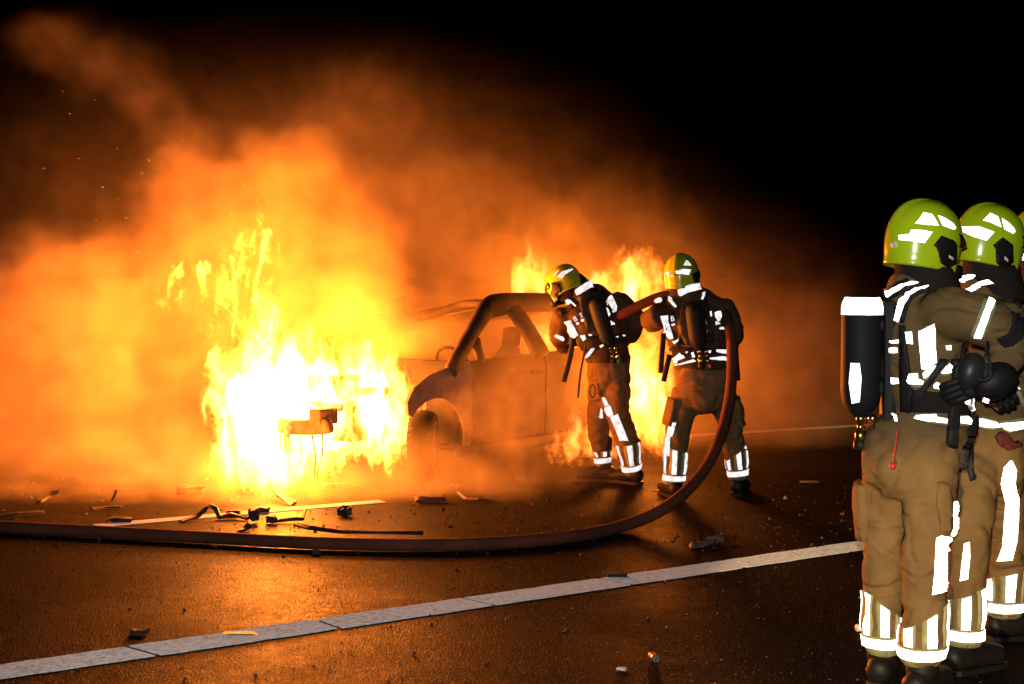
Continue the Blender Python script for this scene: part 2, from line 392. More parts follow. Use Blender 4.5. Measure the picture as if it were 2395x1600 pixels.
give_depth(bm, {v: Vector((0, 0, 1)) for v in bm.verts}, .02); link('roof', to_mesh('roof', bm, M['burnt']), car)['label'] = 'sagging rear half of the roof skin'
bm = bmesh.new(); tube(bm, [cw(1.02, .63, 1.37), cw(1.02, .3, 1.36), cw(1.05, -.1, 1.26), cw(1.05, -.66, 1.17)], [(.035, .045)] * 4, (0, 0, 1), 8, 3); link('windscreen_header', to_mesh('windscreen_header', bm, M['burnt']), car)
cross('dashboard_beam', .55, .82, .76, (.05, .06), M['char'], .02)
cross('radiator_support', -.5, .60, .34, (.03, .03), M['burnt'], .02)
bm = bmesh.new(); tube(bm, [cw(-.60, -.62, .44), cw(-.68, -.3, .46), cw(-.71, .05, .455), cw(-.70, .33, .475), cw(-.69, .40, .49)], [(.06, .05)] * 5, (0, 0, 1), 12, 3, sq=.6); link('bumper_beam', to_mesh('bumper_beam', bm, M['burnt']), car)
bm = bmesh.new(); box(bm, cw(-.66, .31, .55), .12, .2, .12, Matrix.Rotation(-CA, 3, 'Z'), .015); link('beam_mount', to_mesh('beam_mount', bm, M['burnt'], False), car)
bm = bmesh.new(); tube(bm, [cw(-.69, -.05, .42), cw(-.68, -.06, .28), cw(-.68, -.05, .1)], [(.035, .02), (.03, .02), (.025, .015)], cl, 8, 2); link('beam_bracket', to_mesh('beam_bracket', bm, M['char']), car)
for y0, y1, h0 in ((.22, .27, .40), (.33, .30, .44), (-.12, -.16, .38), (.1, .07, .37)):
    bm = bmesh.new(); tube(bm, [cw(-.69, y0, h0), cw(-.7, (y0 + y1) / 2 + .02, h0 * .6), cw(-.72, y1, .12), cw(-.73, y1 + .03, .05)], [.008, .007, .006, .006], cf, 5, 3); link('hanging_wire', to_mesh('hanging_wire', bm, M['char']), car)
bm = bmesh.new(); box(bm, cw(-.58, -.70, .50), .2, .22, .2, Matrix.Rotation(-CA, 3, 'Z'), .03); link('headlamp_housing', to_mesh('headlamp_housing', bm, M['char'], False), car)
bm = bmesh.new(); box(bm, cw(-.1, -.05, .52), .75, .55, .4, Matrix.Rotation(-CA, 3, 'Z'), .04); box(bm, cw(-.15, -.02, .76), .3, .42, .12, Matrix.Rotation(-CA, 3, 'Z'), .03); link('engine_block', to_mesh('engine_block', bm, M['char'], False), car)
bm = bmesh.new(); box(bm, cw(.38, 0, .6), 1.5, .04, .66, Matrix.Rotation(-CA, 3, 'Z'), .01); link('firewall', to_mesh('firewall', bm, M['char'], False), car)
bm = bmesh.new(); box(bm, cw(1.3, 0, .24), 1.52, 1.9, .05, Matrix.Rotation(-CA, 3, 'Z'), .01); link('floor_pan', to_mesh('floor_pan', bm, M['char'], False), car)
for y_ in (.36, -.36):
    bm = bmesh.new(); tube(bm, [cw(1.0, y_, .42), cw(1.35, y_, .44)], [(.22, .05)] * 2, cl, 10, 1); tube(bm, [cw(1.38, y_, .45), cw(1.52, y_, .8), cw(1.6, y_, .98)], [(.22, .05), (.2, .05), (.1, .04)], cl, 10, 3); tube(bm, [cw(1.61, y_, 1.0), cw(1.63, y_, 1.14)], [(.1, .04)] * 2, cl, 8, 1)
    link('seat', to_mesh('seat', bm, M['char']), car)
bm = bmesh.new()
for k in range(18):
    a_ = 2 * math.pi * k / 18; b_ = 2 * math.pi * (k + 1) / 18; c = cw(.82, .36, .86)
    f_ = lambda t: c + cl * (.17 * math.cos(t)) + (Vector((0, 0, .9)) - cf * -.45) * (.17 * math.sin(t))
    tube(bm, [f_(a_), f_(b_)], [.014, .014], cf, 6, 1)
link('steering_wheel', to_mesh('steering_wheel', bm, M['char']), car)
cross('rear_bumper_beam', 3.2, .45, .72, (.07, .05), M['burnt'])
bm = bmesh.new(); rows = [[bm.verts.new(cw(s_, y_, h)) for y_ in (-.66, -.3, .3, .66)] for s_, h in ((2.95, 1.02), (3.12, .92), (3.2, .6), (3.2, .42))]
for a, b in zip(rows, rows[1:]):
    for j in range(3): bm.faces.new((a[j], a[j + 1], b[j + 1], b[j]))
give_depth(bm, {v: -cf for v in bm.verts}, .03); link('tailgate', to_mesh('tailgate', bm, M['burnt'], False), car)

# ================================================================== the hose
hose_px = [(-160, 1222, None), (0, 1232, None), (220, 1243, None), (480, 1257, None), (760, 1271, None), (1050, 1274, None), (1300, 1259, None), (1450, 1232, None)]
hp = [G(x, y, .039) for x, y, _ in hose_px] + [P(1560, 1185, 8.95), P(1640, 1110, 9.2), P(1685, 1020, 9.45), P(1708, 920, 9.7), P(1712, 820, 9.9), P(1706, 765, 10.02), P(1694, 732, 10.2), P(1655, 705, 10.52), P(1560, 692, 10.68), P(1495, 715, 10.72), P(1440, 742, 10.78), P(1390, 765, 11.1), P(1365, 770, 11.3), P(1350, 765, 11.5)]
M['hose'] = mat('hose_rubber', (.14, .045, .026), .8, spec=.15, var=(.09, .034, .021), vscale=5, bump=.4, bscale=120, bdist=.003)
bm = bmesh.new(); tube(bm, hp, [.038] * len(hp), (0, 0, 1), 14, 5)
hose = empty('fire_hose', (hp[3].x, hp[3].y, 0)); tag(hose, 'long red-brown fire hose curving off the road up to the two firefighters', 'hose')
link('hose_line', to_mesh('hose_line', bm, M['hose']), hose)
bm = bmesh.new(); dz = (hp[-1] - hp[-2]).normalized(); lathe(bm, [(0, .03), (.03, .045), (.10, .045), (.12, .032), (.22, .03), (.25, .045), (.33, .05), (.34, .03)], hp[-1], dz, 16)
link('nozzle', to_mesh('nozzle', bm, M['chrome']), hose)

# ================================================================== the firefighters
def remesh(bm, vox, seed, base, amp=.010):
    me = bpy.data.meshes.new('tmp'); bm.to_mesh(me); bm.free()
    ob = bpy.data.objects.new('tmp', me); C.objects.link(ob)
    md = ob.modifiers.new('r', 'REMESH'); md.mode = 'VOXEL'; md.voxel_size = vox
    dg = bpy.context.evaluated_depsgraph_get(); m2 = bpy.data.meshes.new_from_object(ob.evaluated_get(dg))
    bpy.data.objects.remove(ob); bpy.data.meshes.remove(me)
    bm = bmesh.new(); bm.from_mesh(m2); bpy.data.meshes.remove(m2)
    for _ in range(4): bmesh.ops.smooth_vert(bm, verts=bm.verts, factor=.5, use_axis_x=True, use_axis_y=True, use_axis_z=True)
    bm.normal_update(); b = Vector(base); sd = Vector((seed * 7.3, seed * 3.1, seed))
    for v in bm.verts:
        q = v.co - b
        r1 = 1 - 2 * abs(mnoise.noise(Vector((q.x * 5 + q.z * 3, q.y * 5, q.z * 8 - q.x * 4)) + sd))
        r2 = 1 - 2 * abs(mnoise.noise(Vector((q.x * 11, q.y * 11 + q.z * 4, q.z * 19)) + sd * 1.7))
        lo = mnoise.noise(Vector((q.x * 3.2, q.y * 3.2, q.z * 4)) + sd)
        w_ = mnoise.noise(Vector((q.x * 2.2, q.y * 2.2, q.z * 2.5)) + sd * 2.3) * .5 + .6
        r3 = 1 - 2 * abs(mnoise.noise(Vector((q.x * 2.6 - q.z * 4.2, q.y * 2.6, q.z * 3.6 + q.x * 4)) + sd * .6))
        v.co += v.normal * (amp * (lo * .6 - w_ * (max(0, r1) ** 3 * .8 + max(0, r3) ** 3 * 1.3 + max(0, r2) ** 3 * .3) + .4))
    for _ in range(1): bmesh.ops.smooth_vert(bm, verts=bm.verts, factor=.4, use_axis_x=True, use_axis_y=True, use_axis_z=True)
    return bm
def face_dir(yaw): return Vector((math.sin(R(yaw)), math.cos(R(yaw)), 0))
class Man:
    def __init__(s, Y0, foot_px, label, seed, group=None):
        s.Y0 = Y0; b = P(foot_px[0], foot_px[1], Y0); s.base = Vector((b.x, b.y, 0)); s.seed = seed
        s.root = tag(empty('person', s.base), label, 'firefighter', group); s.bm = bmesh.new()
    def q(s, t): return P(t[0], t[1], s.Y0 + (t[2] if len(t) > 2 else 0))
    def limb(s, pts, rad, yaw=0, seg=16, sub=4):
        f = face_dir(yaw); tube(s.bm, [s.q(p) for p in pts], rad, (f.y, -f.x, 0), seg, sub)
    def finish(s, vox=.012, amp=.010, dark_above=9):
        bm = remesh(s.bm, vox, s.seed, s.base, amp)
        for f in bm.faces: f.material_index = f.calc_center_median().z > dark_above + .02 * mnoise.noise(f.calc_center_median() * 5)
        s.bvh = BVHTree.FromBMesh(bm); s.body = link('body', to_mesh('body', bm, [M['suit'], M['suit_dark']]), s.root)
    def dec(s, name, poly, m, **k): return decal(name, poly, s.bvh, k.pop('parent', s.root), m, **k)
    def part(s, name, bm, m, parent=None, smooth=True): return link(name, to_mesh(name, bm, m, smooth), parent or s.root)
    def hood(s, pts, rad):
        bm = bmesh.new(); tube(bm, [s.q(p) for p in pts], rad, (1, 0, 0), 16, 4); bm.normal_update(); s.hood_bvh = BVHTree.FromBMesh(bm); s.hd = s.part('hood', bm, M['blackcloth'])
    def boot(s, ankle, yaw, L=.30, wd=.055):
        a = s.q(ankle); f = face_dir(yaw); g = Vector((a.x, a.y, 0)); bm = bmesh.new(); sd = (f.y, -f.x, 0)
        tube(bm, [Vector((a.x, a.y, .34)), Vector((a.x, a.y, .2)), g + f * .0 + Vector((0, 0, .10))], [.068, .062, .06], sd, 14, 3)
        tube(bm, [g - f * .075 + Vector((0, 0, .065)), g + Vector((0, 0, .075)), g + f * .1 + Vector((0, 0, .065)), g + f * (L - .1) + Vector((0, 0, .05))], [(wd * .9, .05), (wd, .06), (wd, .052), (wd * .95, .042)], sd, 14, 3)
        b = s.part('boot', bm, M['rubber'])
        bm = bmesh.new(); prof = [(-.085, .6), (-.06, .9), (0, .95), (.08, .98), (L - .15, 1.08), (L - .1, .95), (L - .075, .6)]; sv = Vector(sd)
        top = [g + f * u + sv * (wd * 1.02 * k) for u, k in prof] + [g + f * u - sv * (wd * 1.02 * k) for u, k in prof[::-1]]
        fs = bm.faces.new([bm.verts.new(p + Vector((0, 0, .024))) for p in top]); r_ = bmesh.ops.extrude_face_region(bm, geom=[fs])
        for v in r_['geom']:
            if isinstance(v, bmesh.types.BMVert): v.co.z = .002
        bmesh.ops.recalc_face_normals(bm, faces=bm.faces[:]); s.part('sole', bm, M['rubber'], b, False)
    def glove(s, wrist, palm_dir, curl_dir, m=None, sc=1.0):
        w0 = s.q(wrist); d = Vector(palm_dir).normalized(); c = Vector(curl_dir); c = (c - d * c.dot(d)).normalized(); sd = d.cross(c); bm = bmesh.new()
        tube(bm, [w0 - d * .05, w0, w0 + d * .05 * sc, w0 + d * .1 * sc], [(.042, .04), (.04, .03), (.048, .024), (.044, .02)], sd, 12, 3)
        for k, (o_, ln) in enumerate(((-.033, .075), (-.011, .088), (.011, .083), (.033, .066))):
            b0 = w0 + d * .1 * sc + sd * o_; tube(bm, [b0 - d * .02, b0 + d * ln * .45 + c * .005, b0 + d * ln * .75 + c * .035, b0 + d * ln * .6 + c * .065], [.0125, .0125, .012, .0105], sd, 8, 3)
        b0 = w0 + d * .03 - sd * .04; tube(bm, [b0, b0 - sd * .03 + d * .03 + c * .01, b0 - sd * .03 + d * .065 + c * .03], [.015, .014, .012], c, 8, 3)
        return s.part('glove', bm, m or M['black'])
    def helmet(s, centre, yaw, pitch=0, roll=0, m=None, sc=1.0):
        c = s.q(centre); mt = Matrix.Rotation(R(-yaw), 3, 'Z') @ Matrix.Rotation(R(-pitch), 3, 'X') @ Matrix.Rotation(R(roll), 3, 'Y')   # local: +Y forward, +X right
        def shell(u, t, off=0.0):           # u azimuth from the front, t 0 crown .. 1 rim
            cu, su = math.cos(R(u)), math.sin(R(u)); a = abs((u + 180) % 360 - 180)
            L = .150 if cu > 0 else .152; W_ = .122
            hr = 1 / math.sqrt((cu / L) ** 2 + (su / W_) ** 2)
            dep = .112 if a > 75 else (.112 + (.022 * min(1, (75 - a) / 25)) if a > 48 else (.134 if a > 43 else .134 - min(1, (43 - a) / 8) * .118))
            if t < .6:
                ps = math.pi / 2 * (1 - t / .6); k = math.cos(ps) ** .86; z = .150 * math.sin(ps) ** .95
            else:
                q_ = (t - .6) / .4; k = 1 - .10 * q_ * q_ * (1 if a > 50 else .3); z = -dep * q_
            x, y = hr * k * su, hr * k * cu
            if abs(x) < .022 and z > .0: z += .007 * (1 - (abs(x) / .022) ** 4); y *= 1 + .03 * (1 - (abs(x) / .022) ** 4)
            if a > 100 and t > .9: k2 = (t - .9) * 10; x *= 1 + .05 * k2; y *= 1 + .05 * k2
            v = Vector((x, y, z)) * sc
            if off: v += v.normalized() * off
            return c + mt @ v
        bm = bmesh.new(); nu, nt_ = 72, 26
        g = [[bm.verts.new(shell(360 * i / nu, j / nt_)) for j in range(1, nt_ + 1)] for i in range(nu)]; tip = bm.verts.new(shell(0, 0))
        gi = [[bm.verts.new(shell(360 * i / nu, j / nt_, -.014)) for j in range(nt_ - 4, nt_ + 1)] for i in range(nu)]
        for i in range(nu):
            a, b = g[i], g[(i + 1) % nu]; bm.faces.new((tip, b[0], a[0]))
            for j in range(nt_ - 1): bm.faces.new((a[j], b[j], b[j + 1], a[j + 1]))
            ai, bi = gi[i], gi[(i + 1) % nu]; bm.faces.new((a[-1], b[-1], bi[-1], ai[-1]))
            for j in range(4): bm.faces.new((ai[j + 1], bi[j + 1], bi[j], ai[j]))
        bmesh.ops.recalc_face_normals(bm, faces=bm.faces[:]); s.hbvh = BVHTree.FromBMesh(bm)
        s.hel = s.part('helmet', bm, m or M['helmet'])
        bm = bmesh.new(); rows = []         # brow visor
        for i in range(15):
            u = -58 + 116 * i / 14; rows.append([bm.verts.new(shell(u, t, o_)) for t, o_ in ((.52, .004), (.56, .012), (.62, .016), (.645, .01))])
        for a, b in zip(rows, rows[1:]):
            for j in range(3): bm.faces.new((a[j], b[j], b[j + 1], a[j + 1]))
        bmesh.ops.recalc_face_normals(bm, faces=bm.faces[:]); s.part('visor', bm, M['visor'], s.hel)
        bm = bmesh.new(); bmesh.ops.create_uvsphere(bm, u_segments=20, v_segments=14, radius=1, matrix=Matrix.Translation(c + mt @ Vector((0, -.005, -.03))) @ mt.to_4x4() @ Matrix.Diagonal((.088, .108, .125, 1)))
        s.part('balaclava', bm, M['blackcloth'])
        bm = bmesh.new(); rows = []         # face mask with its lens and valve
        for i in range(11):
            u = R(-62 + 124 * i / 10); rows.append([bm.verts.new(c + mt @ Vector((math.sin(u) * (.095 + .01 * math.sin(v_)), math.cos(u) * .122 + .005, -.045 + .075 * math.sin(v_)))) for v_ in (R(-80), R(-40), 0, R(40), R(75))])
        for a, b in zip(rows, rows[1:]):
            for j in range(4): bm.faces.new((a[j], b[j], b[j + 1], a[j + 1]))
        bmesh.ops.recalc_face_normals(bm, faces=bm.faces[:]); fm = s.part('face_mask', bm, M['lens'])
        bm = bmesh.new(); lathe(bm, [(0, .035), (.03, .035), (.05, .025), (.055, .01)], c + mt @ Vector((0, .115, -.09)), mt @ Vector((0, 1, -.3)), 16); s.part('mask_valve', bm, M['black'], fm)
        return s.hel
    def hdec(s, name, poly, m, **k): return decal(name, poly, s.hbvh, s.hel, m, off=k.pop('off', .003), step=7, reach=.2, **k)
    def hem(s, p0, p1, tops, n=6, phase=0, w_=1.0, fb=.09):
        p0, p1 = s.q(p0), s.q(p1)
        wrap('hem_band', p0, p1, 0, 360, -.005, .068, s.bvh, s.root, M['lime'], off=.006, fallback=fb)
        wrap('reflective_band', p0, p1, 0, 360, .022, .060, s.bvh, s.root, M['retro'], off=.010, fallback=fb)
        for k in range(n):
            a = phase + 360 * k / n
            wrap('hem_stripe', p0, p1, a - 25 * w_, a + 19 * w_, .07, .2, s.bvh, s.root, M['lime'], off=.005, top=tops, fallback=fb)
            wrap('reflective_stripe', p0, p1, a - 11 * w_, a + 12 * w_, .072, .2, s.bvh, s.root, M['retro'], off=.009, top=lambda x: tops(x) - .004, fallback=fb)
    def cylinder(s, top, bot, r, band=True):
        a, b = s.q(top), s.q(bot); ax = (b - a); L = ax.length; ax.normalize(); bm = bmesh.new()
        lathe(bm, [(0, r * .25), (.004, r * .62), (.02, r * .88), (.05, r), (L - .1, r), (L - .055, r * .9), (L - .02, r * .6), (L, r * .32)], a, ax, 28)
        bmesh.ops.recalc_face_normals(bm, faces=bm.faces[:]); bv = BVHTree.FromBMesh(bm); o = s.part('air_cylinder', bm, M['carbon'])
        if band:
            bm = bmesh.new(); lathe(bm, [(.012, r * .84), (.03, r * .95), (.05, r * 1.012), (.078, r * 1.012), (.0785, r * .99)], a, ax, 28); s.part('reflective_band', bm, M['retro'], o)
        for k, (off_, mm) in enumerate(((0, 'brass'), (.045, 'chrome'))):
            sd = Vector((1, 0, 0)) * off_; bm = bmesh.new(); lathe(bm, [(0, .018), (.03, .018), (.032, .013), (.06, .013), (.062, .02), (.10, .022), (.105, .012)], b + sd - ax * .01, ax, 14); s.part('valve', bm, M[mm], o)
            bm = bmesh.new(); lathe(bm, [(0, .02), (.005, .027), (.035, .027), (.04, .02)], b + sd + ax * .088, ax, 14); s.part('valve_knob', bm, M['rubber' if k == 0 else 'green'], o)
        return o, bv, (a, ax, L)
def text_px(ch, cx, cy, size, rot=0, sx=1.0):  # outline triangles of one character, laid out in photograph pixels
    cu = bpy.data.curves.new('glyph', 'FONT'); cu.body = ch; cu.resolution_u = 2; ob = bpy.data.objects.new('glyph', cu); C.objects.link(ob)
    dg = bpy.context.evaluated_depsgraph_get(); me = bpy.data.meshes.new_from_object(ob.evaluated_get(dg)); bpy.data.objects.remove(ob)
    xs = [v.co.x for v in me.vertices]; ys = [v.co.y for v in me.vertices]; mx, my = (min(xs) + max(xs)) / 2, (min(ys) + max(ys)) / 2; k = size / (max(ys) - min(ys)); c_, s_ = math.cos(R(rot)), math.sin(R(rot))
    vs = []
    for v in me.vertices:
        x, y = (v.co.x - mx) * k * sx, -(v.co.y - my) * k; vs.append((cx + x * c_ - y * s_, cy + x * s_ + y * c_))
    fs = [tuple(p.vertices) for p in me.polygons]; bpy.data.meshes.remove(me); return vs, fs
def letter(man, ch, cx, cy, size, rot=0, sx=1.0, cut=None):
    vs, fs = text_px(ch, cx, cy, size, rot, sx); bm = bmesh.new(); bv = []
    for x, y in vs:
        d = ray(x, y).normalized(); h = man.bvh.ray_cast(EYE, d)
        loc = h[0] if h[0] is not None else P(x, y, man.Y0); bv.append(bm.verts.new(loc - d * .012))
    for f in fs:
        try: bm.faces.new([bv[i] for i in f])
        except ValueError: pass
    if bm.faces: r_ = bmesh.ops.extrude_face_region(bm, geom=bm.faces[:]); [setattr(v, 'co', v.co + (v.co - EYE).normalized() * .008) for v in r_['geom'] if isinstance(v, bmesh.types.BMVert)]
    return man.part('letter', bm, M['retro'], None, False)
K1 = K(1950, 450, 5.274); K2 = K(2050, 640, 6.533); K3 = K(2050, 840, 6.533); K4 = K(1260, 590, 6.031); K5 = K(1480, 590, 5.225); K6 = K(1340, 860, 4.9); K7 = K(1980, 1040, 5.407); K8 = K(1980, 1300, 5.227)

# ---------------- the nearest firefighter, seen from behind, looking right
A = Man(5.4, (2118, 1631), 'nearest firefighter at the right, tan suit, upright black air cylinder on his back', 1, 'firefighters waiting at the right edge')
A.limb([(2172, 1020), (2172, 960), (2162, 880), (2152, 790), (2152, 725), (2155, 690), (2158, 655)], [(.17, .15), (.172, .152), (.17, .15), (.175, .14), (.17, .12), (.11, .085), (.075, .07)], 66)
A.limb([(2134, 990), (2130, 1060), (2126, 1130)], [(.165, .14), (.185, .155), (.175, .15)], 30)
A.limb([(2084, 1090, .08), (2070, 1190, .12), (2068, 1300, .12), (2064, 1420, .12), (2064, 1520, .12)], [.105, .098, .082, .076, .068], 30)
A.limb([(2170, 1090, -.06), (2174, 1200, -.1), (2163, 1300, -.1), (2159, 1420, -.1), (2157, 1545, -.1)], [.11, .098, .087, .085, .081], 30)
A.limb([(2190, 728, -.1), (2232, 735, -.16), (2300, 750, -.2), (2362, 775, -.17)], [.088, .095, .093, .078], 60)
A.limb([(2362, 775, -.17), (2350, 840, -.2), (2310, 885, -.24)], [.078, .07, .055], 60)
A.limb([(2140, 725, .12), (2220, 830, .2), (2290, 880, .0)], [.085, .07, .055], 60)
A.limb([(2150, 715), (2138, 680), (2130, 650)], [(.13, .13), (.105, .105), (.09, .09)], 66)
A.finish(.0105, .014)
A.hood([(2175, 705, .0), (2168, 660, .0), (2158, 620, .01), (2158, 590, .01)], [(.125, .12), (.115, .12), (.105, .115), (.1, .11)])
A.helmet((2161, 562, .0), 72, 9)
for p in ([(1005, 380), (1045, 345), (1105, 250), (1215, 275), (1295, 410), (1150, 400)], [(1285, 285), (1370, 320), (1475, 390), (1510, 440), (1480, 460), (1345, 410)], [(800, 530), (935, 515), (955, 465), (1090, 465), (1215, 490), (1120, 625), (1000, 605), (810, 585)]):
    A.hdec('reflective_strip', K1(p), M['retro'])
A.hdec('sticker', K1([(700, 610), (770, 608), (788, 680), (712, 682)]), M['white'])
A.hdec('ear_panel', K1([(1228, 655), (1325, 535), (1465, 590), (1505, 640), (1503, 880), (1400, 935), (1315, 870), (1290, 740), (1265, 680)]), M['rubber'], thick=.004)
A.hdec('ear_tag', K1([(1405, 770), (1465, 810), (1460, 840), (1405, 805)]), M['white'], off=.009)
A.boot((2064, 1520, .12), 25); A.boot((2157, 1545, -.1), 40)
A.glove((2310, 885, -.24), (-.75, 0, -.3), (0, 1, -.2)); A.glove((2290, 880, .0), (.5, -.3, -.6), (0, -1, 0))
cyl, cbv, (ca, cax, cL) = A.cylinder((2017, 688, .05), (2013, 975, .05), .078)
decal('reflective_strip', K(1900, 430, 2.529)([(228, 1060), (280, 1062), (290, 1150), (280, 1290), (235, 1300), (218, 1180)]), cbv, cyl, M['retro'], off=.002, step=8)
bm = bmesh.new(); cq = A.q((2076, 850, .06)); box(bm, A.q((2078, 860, .05)), .05, .22, .52, Matrix.Rotation(R(-10), 3, 'Z'), .02); box(bm, A.q((2060, 905, .05)), .09, .10, .05, None, .012); box(bm, A.q((2060, 760, .05)), .07, .10, .04, None, .012); A.part('back_plate', bm, M['black'], None, False)
for p in ([(160, 290), (400, 170), (580, 130), (635, 145), (450, 190), (300, 290), (215, 350)], [(305, 710), (400, 400), (470, 300), (600, 210), (790, 185), (800, 215), (650, 270), (530, 345), (450, 480), (375, 745)]):
    sp = A.dec('harness_strap', strap([tuple(sum(c) / 2 for c in zip(a, b)) for a, b in zip(K2(p)[:len(p) // 2], K2(p)[::-1][:len(p) // 2])], 26), M['black'], off=.006, thick=.006)
    decal('reflective_piping', K2(p), A.bvh, sp or A.root, M['retro'], off=.018)
for p in ([(650, 885), (885, 765), (905, 900), (900, 1150), (925, 1360), (720, 1470), (690, 1450), (660, 1100)], [(440, 900), (540, 890), (560, 1080), (470, 1070)]):
    A.dec('reflective_panel', K2(p), M['retro'], off=.006)
for p in (K2([(375, 800), (440, 790), (520, 1568), (400, 1568)]), K3([(380, 0), (500, 0), (560, 480), (540, 800), (400, 780)])): A.dec('harness_strap', p, M['black'], off=.008, thick=.008)
for p in ([(255, 1030), (340, 1010), (345, 1065), (260, 1070)], [(250, 1140), (320, 1135), (325, 1210), (255, 1210)], [(1060, 1100), (1105, 1095), (1105, 1165), (1070, 1165)]):
    A.dec('reflective_patch', K2(p), M['retro'], off=.022)
A.dec('reflective_patch', K3([(275, 295), (330, 290), (345, 370), (290, 375)]), M['retro'], off=.022); A.dec('reflective_patch', K3([(270, 895), (310, 890), (320, 950), (280, 950)]), M['retro'], off=.03)
A.dec('waist_belt', K3([(540, 470), (1130, 520), (1400, 790), (1400, 850), (900, 810), (540, 790)]), M['blackcloth'], off=.006, thick=.008)
A.dec('sleeve_tape', K2([(1650, 370), (1845, 460), (1640, 985), (1430, 960)]), M['lime'], off=.005)
A.dec('reflective_tape', K2([(1710, 378), (1800, 420), (1600, 975), (1490, 962)]), M['retro'], off=.009)
A.dec('elbow_pad', K2([(2075, 560), (2190, 620), (2240, 760), (2210, 1000), (2080, 1110), (1950, 1140), (1830, 990), (1990, 930), (2060, 800)]), M['blackcloth'], off=.006, thick=.006)
for lm, p in ((1, [(480, 360), (510, 225), (650, 200), (660, 320), (740, 370), (720, 430), (520, 415)]), (1, [(700, 250), (790, 130), (940, 70), (780, 310), (730, 350)]), (1, [(975, 255), (1090, 60), (1135, 110), (1115, 245)]), (0, [(870, 400), (920, 350), (1110, 440), (1110, 500), (880, 440)]), (0, [(1215, 490), (1340, 530), (1385, 620), (1370, 690), (1320, 600), (1215, 540)]), (1, [(1400, 730), (1470, 555), (1555, 680), (1525, 860), (1440, 820)]), (1, [(555, 895), (600, 830), (920, 820), (940, 895), (1090, 925), (1085, 1000), (800, 965)]), (1, [(1225, 870), (1350, 855), (1410, 940), (1400, 1025), (1225, 1000)])):
    q_ = K3(p)
    if lm:
        A.dec('jacket_tape', q_, M['lime'], off=.012); cx = sum(x for x, _ in q_) / len(q_); cy_ = min(y for _, y in q_) * .55 + max(y for _, y in q_) * .45; q_ = [(cx + (x - cx) * .9, cy_ - 2 + (y - cy_) * .72) for x, y in q_]
    A.dec('reflective_tape', q_, M['retro'], off=.017)
for p in ([(1130, 0), (1200, 0), (1220, 850), (1190, 1290), (1055, 1270), (1090, 850), (1150, 400)], [(960, 0), (1060, 20), (700, 560), (560, 720), (560, 560), (780, 330)], [(1410, 850), (1540, 900), (1500, 1300), (1470, 1700), (1370, 1700), (1400, 1200)]):
    A.dec('harness_strap', K3(p), M['black'], off=.022, thick=.006)
t0, t1 = A.q((2064, 1512, .12)), None
A.hem((2064, 1522, .12), (2064, 1400, .12), lambda a: .185 - .055 * math.sin(R(a)), 6, -8, 1, .08)
A.hem((2157, 1548, -.1), (2157, 1420, -.1), lambda a: .185 + .05 * math.sin(R(a)), 6, 8, 1, .095)
A.dec('knee_panel', [(2190, 1258), (2202, 1253), (2229, 1258), (2226, 1300), (2222, 1365), (2212, 1382), (2180, 1390), (2185, 1350)], M['retro'], off=.006)
for p in ([(1300, 880), (1350, 720), (1385, 840), (1405, 720), (1440, 715), (1480, 890), (1310, 905)], [(1355, 915), (1500, 912), (1495, 1080), (1445, 1170), (1320, 1150), (1355, 1050)]): A.dec('reflective_panel', K7(p), M['retro'], off=.012)
A.dec('cargo_pocket', K7([(1150, 480), (1240, 500), (1310, 700), (1300, 870), (1290, 1080), (1180, 1090), (1130, 700)]), M['suit'], off=.002, thick=.018)
wrap('cargo_pocket', A.q((2069, 1262, .12)), A.q((2074, 1120, .11)), -140, -62, 0, .22, A.bvh, A.root, M['suit'], off=.028, fallback=.1)
bm = bmesh.new(); pl = [A.q((2102, 1005, -.16)), A.q((2094, 1050, -.19)), A.q((2088, 1085, -.2))]; tube(bm, pl, [.004, .003, .003], (1, 0, 0), 6, 4); lathe(bm, [(-.012, .004), (-.006, .011), (.004, .012), (.011, .006)], pl[-1] + Vector((0, 0, -.008)), (0, 0, -1), 10); A.part('pull_cord', bm, M['red'])
bm = bmesh.new(); tube(bm, [A.q((2090, 700, -.02)), A.q((2084, 790, -.03)), A.q((2084, 900, -.03)), A.q((2100, 985, -.05))], [.008] * 4, (1, 0, 0), 8, 4); A.part('air_line', bm, M['rubber'])

# ---------------- the second firefighter of that group
B = Man(5.9, (2300, 1590), 'second waiting firefighter, right of the nearest one, bright helmet and striped trouser legs', 2, 'firefighters waiting at the right edge')
B.limb([(2330, 1015), (2325, 950), (2320, 880), (2312, 790), (2308, 725), (2310, 690), (2314, 655)], [(.17, .16), (.175, .165), (.175, .155), (.18, .145), (.18, .12), (.11, .085), (.075, .07)], 70)
B.limb([(2300, 985), (2300, 1060), (2305, 1120)], [(.17, .15), (.185, .16), (.18, .16)], 60)
B.limb([(2275, 1090, -.1), (2268, 1190, -.16), (2262, 1300, -.2), (2254, 1420, -.22), (2252, 1500, -.22)], [.105, .098, .085, .078, .072], 60)
B.limb([(2338, 1090, .12), (2346, 1180, .2), (2350, 1290, .27), (2350, 1380, .3), (2350, 1432, .3)], [.108, .1, .092, .09, .088], 60)
B.limb([(2340, 735, -.12), (2385, 830, -.16), (2420, 900, -.1)], [.09, .08, .07], 60); B.limb([(2420, 900, -.1), (2440, 860, .15)], [.07, .055], 60)
B.limb([(2300, 735, .18), (2360, 830, .3), (2430, 870, .25)], [.088, .075, .06], 60)
B.limb([(2306, 715), (2296, 680), (2288, 652)], [(.13, .13), (.105, .105), (.09, .09)], 66)
B.finish(.011, .014)
B.hood([(2330, 705), (2322, 660), (2314, 620), (2314, 590)], [(.125, .12), (.115, .12), (.105, .115), (.1, .11)])
B.helmet((2314, 563), 72, 12)
